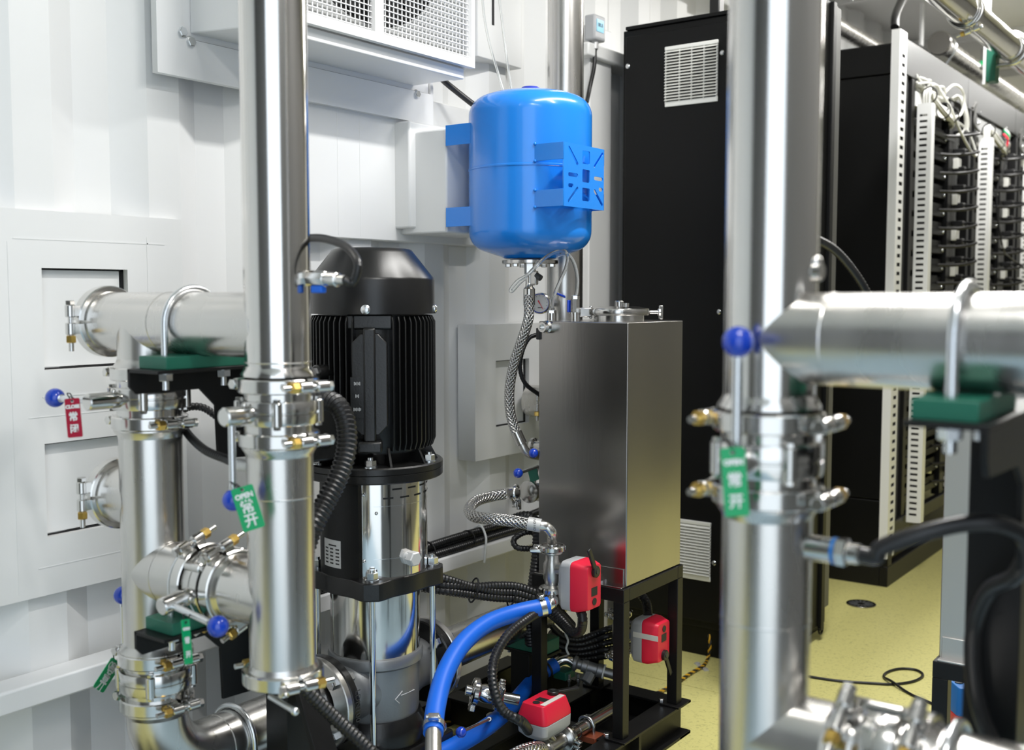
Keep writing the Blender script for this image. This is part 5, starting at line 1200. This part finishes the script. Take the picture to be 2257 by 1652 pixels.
# dark conduit in front of the rack side
vx = V((XG+RG-0.004, YR, P(1806, 598, Y=YR).z))
vs_ = thing('pressure_sensor', vx, 'silver sensor stub with slanting black cable right of the near right riser', 'sensor')
MB().cyl(vx-ex*0.01, vx+ex*0.012, 0.011, 20, ch=0.002).sphere(vx+V((0.004, 0, 0.010)), 0.008, 14, 8).build('body', zincy, vs_)
MB().conduit([vx+V((0.008, 0.01, 0.0)), vx+V((-0.055, 0.052, 0.012)), P(1775, 522, d=1.75), P(1805, 530, d=1.80), P(1850, 560, d=1.86), P(1900, 625, d=1.94), P(1935, 700, d=1.98), P(1950, 780, d=1.9), P(1945, 840, Y=YR+0.1)], 0.0075, 12, 0.005).build('cable', rubber, vs_)
# ============================================================ SERVER RACKS
RX, RY, RP = -1.335, 4.45, 1.06
RZ = P(1966, 52, X=RX).z
holes_y = lambda y0, z0, z1, st, w_, h_: [[(y0-w_/2, z), (y0+w_/2, z), (y0+w_/2, z+h_), (y0-w_/2, z+h_)] for z in [z0+k*st for k in range(int((z1-z0)/st))]]
labs = ['nearest open server rack with perforated white front post', 'second open server rack along the aisle', 'third open server rack, at the right picture edge']
for k in range(3):
    y = RY+RP*k
    rk = thing('server_rack', (RX-0.3, y+0.5, 0), labs[k], 'rack')
    if k == 0:
        zs = P(1955, 85, X=RX-0.02).z
        bx('side_panel', cabp, rk, -1.99, RX-0.03, y, y+0.02, 0.36, zs-0.12, 0.002)
        bx('side_panel', cabp, rk, -1.99, RX-0.03, y, y+0.02, zs-0.114, zs, 0.002)
        bx('side_panel', cabp, rk, -1.99, RX-0.03, y, y+0.02, 0.16, 0.354, 0.002)
        plate('front_post', ivory if False else whitep, rk, (RX+0.002, y-0.010, 0), ex, ez, [(-0.032, 0.12), (0.0, 0.12), (0.0, RZ), (-0.032, RZ)], [], 0.002)
        slotted('front_post', whitep, rk, (RX+0.003, y, 0), ey, ez, (-0.010, 0.020, 0.066, 0.082), 0.12, RZ, [(z, z+0.015) for z in [0.16+i*0.036 for i in range(int((RZ-0.2)/0.036))]], 0.002)
        bx('post_back', matteb, rk, RX-0.010, RX-0.002, y+0.004, y+0.08, 0.12, RZ-0.01)
    bx('back_panel', matteb, rk, -1.99, -1.97, y+0.02, y+RP, 0.2, RZ-0.05)
    bx('roof', cabp, rk, -1.99, RX-0.02, y+0.02, y+RP, RZ-0.055, RZ-0.045)
    bx('fascia', rackg, rk, RX-0.03, RX-0.006, y+0.06, y+RP+0.055, RZ-0.155, RZ-0.015, 0.002)
    bx('base_beam', blackp, rk, RX-0.03, RX+0.005, y, y+RP, 0.0, 0.085, 0.003)
    bx('base_beam', blackp, rk, RX-0.03, RX+0.002, y, y+RP, 0.205, 0.262, 0.003)
    bx('base_post', blackp, rk, RX-0.03, RX+0.005, y, y+0.055, 0.085, 0.205, 0.002)
    if k == 0: bx('base_side', blackp, rk, -1.99, RX-0.03, y, y+0.03, 0.0, 0.085, 0.002)
    bx('upright', blackp, rk, RX-0.05, RX-0.004, y+0.092, y+0.128, 0.26, RZ-0.16, 0.002)
    bx('upright', rackg, rk, RX-0.06, RX-0.02, y+0.13, y+0.20, 0.26, RZ-0.16, 0.002)
    bx('upright', blackp, rk, RX-0.05, RX-0.006, y+0.205, y+0.245, 0.26, RZ-0.16, 0.002)
    # slotted cable duct
    zd1, zd0 = (P(2010, 226, X=RX).z if k == 0 else 1.965), 0.235
    yd = y+0.225; xd = RX+0.010
    slotted('cable_duct', whitep, rk, (xd, yd, 0), ex, ez, (0, 0.011, 0.042, 0.058), zd0, zd1, [(z, z+0.0095) for z in [zd0+0.03+i*0.0245 for i in range(int((zd1-zd0-0.05)/0.0245))]], 0.002)
    bx('duct_back', rackg, rk, xd+0.004, xd+0.054, yd+0.020, yd+0.024, zd0, zd1)
    bx('duct_cover', whitep, rk, xd+0.0565, xd+0.0595, yd, yd+0.045, zd0, zd1)
    # trays
    tr0 = None; n = 20
    for i in range(n):
        z = 0.30+i*0.0835
        if tr0 is None:
            tr0 = MB().box(RX-0.45, RX-0.03, y+0.27, y+0.80, z, z+0.060).box(RX-0.03, RX-0.022, y+0.27, y+0.82, z+0.001, z+0.030).build('server_tray', cabp, rk, 0.001); z00 = z
            sc0 = MB().sphere((RX-0.019, y+0.785, z+0.015), 0.006, 10, 6).build('tray_screw', zinc, rk)
        else:
            copy_part(tr0, rk, loc=(0, 0, z-z00)); copy_part(sc0, rk, loc=(0, 0, z-z00))
    bx('inner_post', blackp, rk, RX-0.05, RX-0.012, y+0.825, y+0.885, 0.26, RZ-0.16, 0.002)
    pdu = bx('power_strip', blackp, rk, RX-0.06, RX-0.020, y+0.915, y+0.985, 0.30, 2.02, 0.003)
    pl0 = None
    for i in range(20):
        z = 0.345+i*0.0835
        if pl0 is None:
            q = [V((RX-0.02, y+0.955, z+0.018)), V((RX+0.035, y+0.965, z+0.018)), V((RX+0.080, y+0.950, z+0.012)), V((RX+0.098, y+0.90, z+0.004)), V((RX+0.075, y+0.845, z-0.008)), V((RX+0.02, y+0.80, z-0.014)), V((RX-0.03, y+0.74, z-0.014))]
            pl0 = MB().hose(q, 0.0072, 10).build('power_lead', rubber, rk); z00 = z
            pg0 = MB().box(RX-0.02, RX+0.03, y+0.935, y+0.98, z+0.006, z+0.030).build('plug', rubber, rk, 0.003)
            wp0 = MB().box(RX-0.02, RX+0.004, y+0.93, y+0.985, z-0.062, z-0.014).build('socket_block', ivory, rk, 0.002)
        else:
            copy_part(pl0, rk, loc=(0, 0, z-z00)); copy_part(pg0, rk, loc=(0, 0, z-z00))
            if i % 2 == 0: copy_part(wp0, rk, loc=(0, 0, z-z00))
    bx('side_blank', rackg, rk, RX-0.05, RX-0.03, y+0.99, y+RP-0.004, 0.26, RZ-0.16, 0.002)
    if k: # grey control panel with round-head screws
        bx('control_panel', label if False else mat('panel_grey%d' % k, (0.33, 0.335, 0.34), 0.2, 0.45), rk, RX-0.024, RX-0.016, y+0.27, y+0.98, 1.98, RZ-0.165, 0.002)
        for zz in (2.0, 2.05, 2.10):
            for yy in (y+0.30, y+0.90): MB().sphere((RX-0.014, yy, zz), 0.010, 12, 6).build('panel_screw', zinc, rk)
    # white signal cables
    cbm = MB(); nw = 9
    zt_ = zd1+0.01
    for i in range(nw):
        o_ = i*0.007; a_0 = random.uniform(-0.012, 0.012)
        pts = [V((xd+0.02+(i % 3)*0.010, yd+0.02, zd1-0.06)), V((xd+0.020+(i % 3)*0.010, yd+0.03, zt_+0.015+o_*0.6)), V((xd+0.03, yd+0.12, zt_+0.050-o_*0.5)), V((xd+0.025+a_0, yd+0.28, zt_+0.020-o_*0.6)), V((xd+0.02+a_0, yd+0.46, zt_-0.010-o_*0.5)), V((xd-0.02, yd+0.60, zt_-0.02-o_*0.3))]
        MB().hose(pts, 0.0056, 8).build('signal_cable', wire, rk)
    for yy in (0.08, 0.30, 0.44):
        MB().tube([V((xd+0.026+0.030*math.cos(2*PI*j/16), yd+yy, zt_+(0.035 if yy < 0.2 else 0.0)+0.034*math.sin(2*PI*j/16))) for j in range(16)], 0.003, 6, closed=True).build('cable_tie', matteb, rk)
    if k == 0:
        bx('device_shelf', whitep, rk, RX-0.30, RX-0.012, y+0.27, y+0.86, 2.005, 2.012, 0.001)
        bx('device_shelf', whitep, rk, RX-0.016, RX-0.010, y+0.27, y+0.86, 1.985, 2.045, 0.001)
        bx('device_shelf', rackg, rk, RX-0.30, RX-0.010, y+0.27, y+0.92, 1.905, 1.925, 0.001)
        for i in range(16):
            a = random.uniform(0, 1); pts = [V((RX-0.05+0.05*random.random(), y+0.26, 2.07+0.05*random.random()))]
            for j in range(1, 5): pts.append(V((RX-0.04+0.06*random.random(), y+0.26+j*0.10+0.03*random.random(), 2.05+0.06*random.random()*(1 if j < 4 else 0.4))))
            MB().hose(pts, 0.0045, 7).build('signal_cable', wire, rk)
        for i in range(8):
            pts = [V((RX+0.004, y+0.78+i*0.007, RZ-0.16)), V((RX+0.020, y+0.84+i*0.009, 2.10)), V((RX+0.03, y+0.92+i*0.008, 2.02)), V((RX+0.022, y+0.94+i*0.006, 1.96)), V((RX-0.01, y+0.90, 1.93))]
            MB().hose(pts, 0.0055, 8).build('signal_cable', wire, rk)
        MB().hose([V((RX+0.01, y+0.52, 2.10)), V((RX+0.04, y+0.62, 2.02)), V((RX+0.06, y+0.74, 1.92)), V((RX+0.07, y+0.90, 1.85)), V((RX+0.06, y+1.02, 1.86)), V((RX+0.03, y+0.98, 1.96)), V((RX+0.0, y+0.86, 2.0))], 0.006, 8).build('signal_cable', wire, rk)
        MB().hose([V((RX-0.01, y+0.60, 2.05)), V((RX+0.03, y+0.70, 2.13)), V((RX+0.04, y+0.84, 2.11)), V((RX+0.03, y+0.84, 2.02)), V((RX+0.0, y+0.70, 1.99))], 0.006, 8).build('signal_cable', wire, rk)
    else:
        MB().hose([V((RX+0.005, y+0.10, RZ-0.15)), V((RX+0.012, y+0.14, 2.12)), V((RX+0.012, y+0.12, 2.02)), V((RX+0.03, y+0.20, 1.98))], 0.0062, 8).build('signal_cable', seal, rk)
        MB().hose([V((RX+0.02, y+0.50, 1.93)), V((RX+0.06, y+0.60, 1.90)), V((RX+0.04, y+0.50, 1.70)), V((RX+0.06, y+0.58, 1.45)), V((RX+0.05, y+0.80, 1.40)), V((RX+0.07, y+1.0, 1.36))], 0.0042, 8).build('signal_cable', rubber, rk)
        for i, (mm, dz) in enumerate(((redp, 0), (tagg, 0.02), (wire, 0.03), (wire, -0.02))):
            MB().hose([V((RX-0.01, y+0.84+i*0.012, 2.06+dz)), V((RX+0.012, y+0.85+i*0.012, 2.03+dz)), V((RX+0.004, y+0.86+i*0.02, 1.99+dz))], 0.006, 7).build('signal_lead', mm, rk)
# hanging thin cable with plug in the second rack
# ============================================================ OVERHEAD PIPES
o1 = P(2128, 24, X=-1.02); ro = 0.053
m = thing('overhead_pipe', (o1.x, 5, o1.z), 'large polished overhead pipe above the aisle at upper right', 'pipe')
MB().lathe((o1.x, 3.2, o1.z), ey, [(ro, 0), (ro, 6.2)], 44).build('tube', polish, m)
yj = o1.y
MB().lathe((o1.x, yj-0.02, o1.z), ey, [(ro, 0), (ro*1.12, 0.004), (ro*1.12, 0.03), (ro, 0.034)], 44).build('ferrule', zincy, m)
clamp((o1.x, yj, o1.z), ey, (0.3, 0, -1), ro, 'two-bolt clamp on the overhead polished pipe', brass_sign=1)
yu = P(2228, 80, X=o1.x).y
t, R_, s = ubolt((o1.x, yu, o1.z), ey, (1, 0, 0.0), ro, 'large dark U-bolt around the overhead polished pipe', legs=0.085, wr=0.009)
b = thing('saddle_block', (o1.x-0.07, yu, o1.z), 'dark green block behind the overhead pipe U-bolt', 'pipe block', 'green saddle blocks')
bx('block', green, b, o1.x-0.085, o1.x-0.048, yu-0.035, yu+0.035, o1.z-0.13, o1.z+0.09, 0.002)
h = thing('pipe_hanger', (o1.x-0.1, yu, o1.z), 'white hanger strip holding the overhead pipe from the ceiling', 'hanger')
bx('strip', whitep, h, o1.x-0.098, o1.x-0.086, yu-0.03, yu+0.03, o1.z-0.14, HC-0.001, 0.001)
for xx, cap_, nm in ((-1.51, P(2072, 96, X=-1.51), 'thinner overhead pipe with blind end above the racks'), (-1.80, None, 'dull overhead pipe behind the nearest rack top')):
    zz = P(2072, 96, X=-1.51).z
    m = thing('overhead_pipe', (xx, 6, zz), nm, 'pipe')
    y0_ = cap_.y if cap_ else 3.9
    MB().lathe((xx, y0_, zz), ey, [(0.040, 0), (0.040, 9.3-y0_)], 36).build('tube', steel, m)
    if cap_:
        MB().lathe((xx, y0_-0.02, zz), ey, [(0.055, 0), (0.058, 0.004), (0.058, 0.022), (0.042, 0.03)], 36).build('end_cap', satin, m)
        for yy in (y0_+0.12, y0_+2.2):
            tt, _, _ = ubolt((xx, yy, zz), ey, (0.6, 0, 0.8), 0.040, 'grey U-bolt on the thinner overhead pipe, '+('near its blind end' if yy < y0_+1 else 'farther along'), legs=0.05, wr=0.006)
        gb = P(2172, 150, X=xx+0.045)
        tag(bx('pipe_marker', tagg, None, xx+0.030, xx+0.045, gb.y-0.06, gb.y+0.05, zz-0.012, zz+0.030), 'bright green marker on the thinner overhead pipe', 'marker')
for q, nm in (((1874, 62), 'left'), ((2032, 50), 'middle'), ((2165, 150), 'right')):
    p = P(*q, X=-1.68)
    h = thing('pipe_hanger', p, nm+' white hanger strip above the racks', 'hanger')
    bx('strip', whitep, h, p.x-0.006, p.x+0.006, p.y-0.02, p.y+0.02, 2.50, HC-0.001, 0.001)
bk = P(2010, 45, X=-1.6)
h = thing('black_cable_riser', P(1975, 40, X=RX-0.03), 'thick black cable rising to the ceiling from the nearest rack top', 'cable')
MB().hose([P(1972, 60, X=RX-0.06), P(1974, 35, X=RX-0.07), P(1986, 5, X=RX-0.09), P(2000, -20, X=RX-0.1)], 0.017, 16).build('cable', rubber, h)
h = thing('top_cable_duct', (-1.6, 3.4, cz1), 'black stub duct on the black cabinet roof', 'duct')
q = P(1580, 12, Y=CYF+0.12)
bx('duct', rubber, h, q.x-0.018, q.x+0.018, CYF+0.10, CYF+0.14, cz1, cz1+0.09, 0.004)
# ============================================================ FLOOR THINGS
fd = P(1898, 1331, Z=0.0)
dr = thing('floor_drain', fd, 'round dark metal drain grate in the yellow floor', 'drain')
MB().ring(fd+ez*0.002, ez, 0.046, 0.056, 0.004, 48, 0.001).build('rim', satin, dr)
MB().lathe(fd, ez, [(0.047, 0), (0.047, 0.0012)], 40).build('well', matteb, dr)
for k in range(16):
    a = 2*PI*k/16; d2 = V((math.cos(a), math.sin(a), 0)); MB().obox(fd+d2*0.030+ez*0.0022, d2, ez.cross(d2), ez, 0.032, 0.004, 0.002).build('grate_bar', alu, dr)
MB().lathe(fd, ez, [(0.014, 0.001), (0.014, 0.003), (0.0001, 0.0036)], 20).build('hub', satin, dr)
fc = [P(a, b, Z=0.0042) for a, b in ((1740, 1482), (1787, 1491), (1850, 1500), (1920, 1505), (1968, 1507), (2012, 1501), (2034, 1488), (2020, 1476), (1985, 1473), (1957, 1480), (1948, 1491), (1966, 1506), (2000, 1525), (2035, 1542), (2100, 1566))]
fc[11].z = 0.011
tag(MB().hose(fc, 0.0042, 10).build('floor_cable', rubber), 'thin black cable lying in a loop on the yellow floor', 'cable')
def twisted(pts, lab):
    p = resample(smooth_path(pts, 12), 0.0045); t = thing('twisted_wire', p[0], lab, 'wire')
    for m_, ph in ((yellow, 0), (inkb, PI)):
        q = []; L = 0
        for i in range(len(p)):
            T = (p[min(i+1, len(p)-1)]-p[max(0, i-1)]).normalized(); u = basis(T)[0]; v = T.cross(u)
            if i: L += (p[i]-p[i-1]).length
            a = L*2*PI/0.034+ph; q.append(p[i]+(u*math.cos(a)+v*math.sin(a))*0.0027)
        MB().tube(q, 0.0030, 7).build('strand', m_, t)
    return t
zz = 0.0085
twisted([P(1562, 1398, Y=CYF-0.01), P(1565, 1420, Y=CYF-0.01), P(1560, 1450, Y=CYF-0.012)]+[P(a, b, Z=zz) for a, b in ((1550, 1466), (1530, 1478), (1514, 1488), (1490, 1505), (1462, 1520), (1430, 1535), (1395, 1556), (1350, 1590), (1318, 1606), (1270, 1630))], 'yellow and black twisted wire running over the floor from the black cabinet')
twisted([P(a, b, Z=zz) for a, b in ((940, 1608), (985, 1592), (1030, 1576), (1075, 1560), (1120, 1545))], 'yellow and black twisted wire on the pale blue sheet beside the pump')
for q, nm in (((1546, 1470), 'on the floor before the black cabinet'), ((1336, 1594), 'under the tank stand')):
    p = P(*q, Z=0.0); c = thing('wire_clip', p, 'small white wire clip '+nm, 'clip')
    d2 = V((0.8, -0.6, 0)); MB().obox(p+ez*0.0016, d2, ez.cross(d2), ez, 0.075, 0.016, 0.003).ring(p+d2*0.028+ez*0.005, ez, 0.003, 0.008, 0.003, 16).ring(p-d2*0.028+ez*0.005, ez, 0.003, 0.008, 0.003, 16).build('clip', label, c)
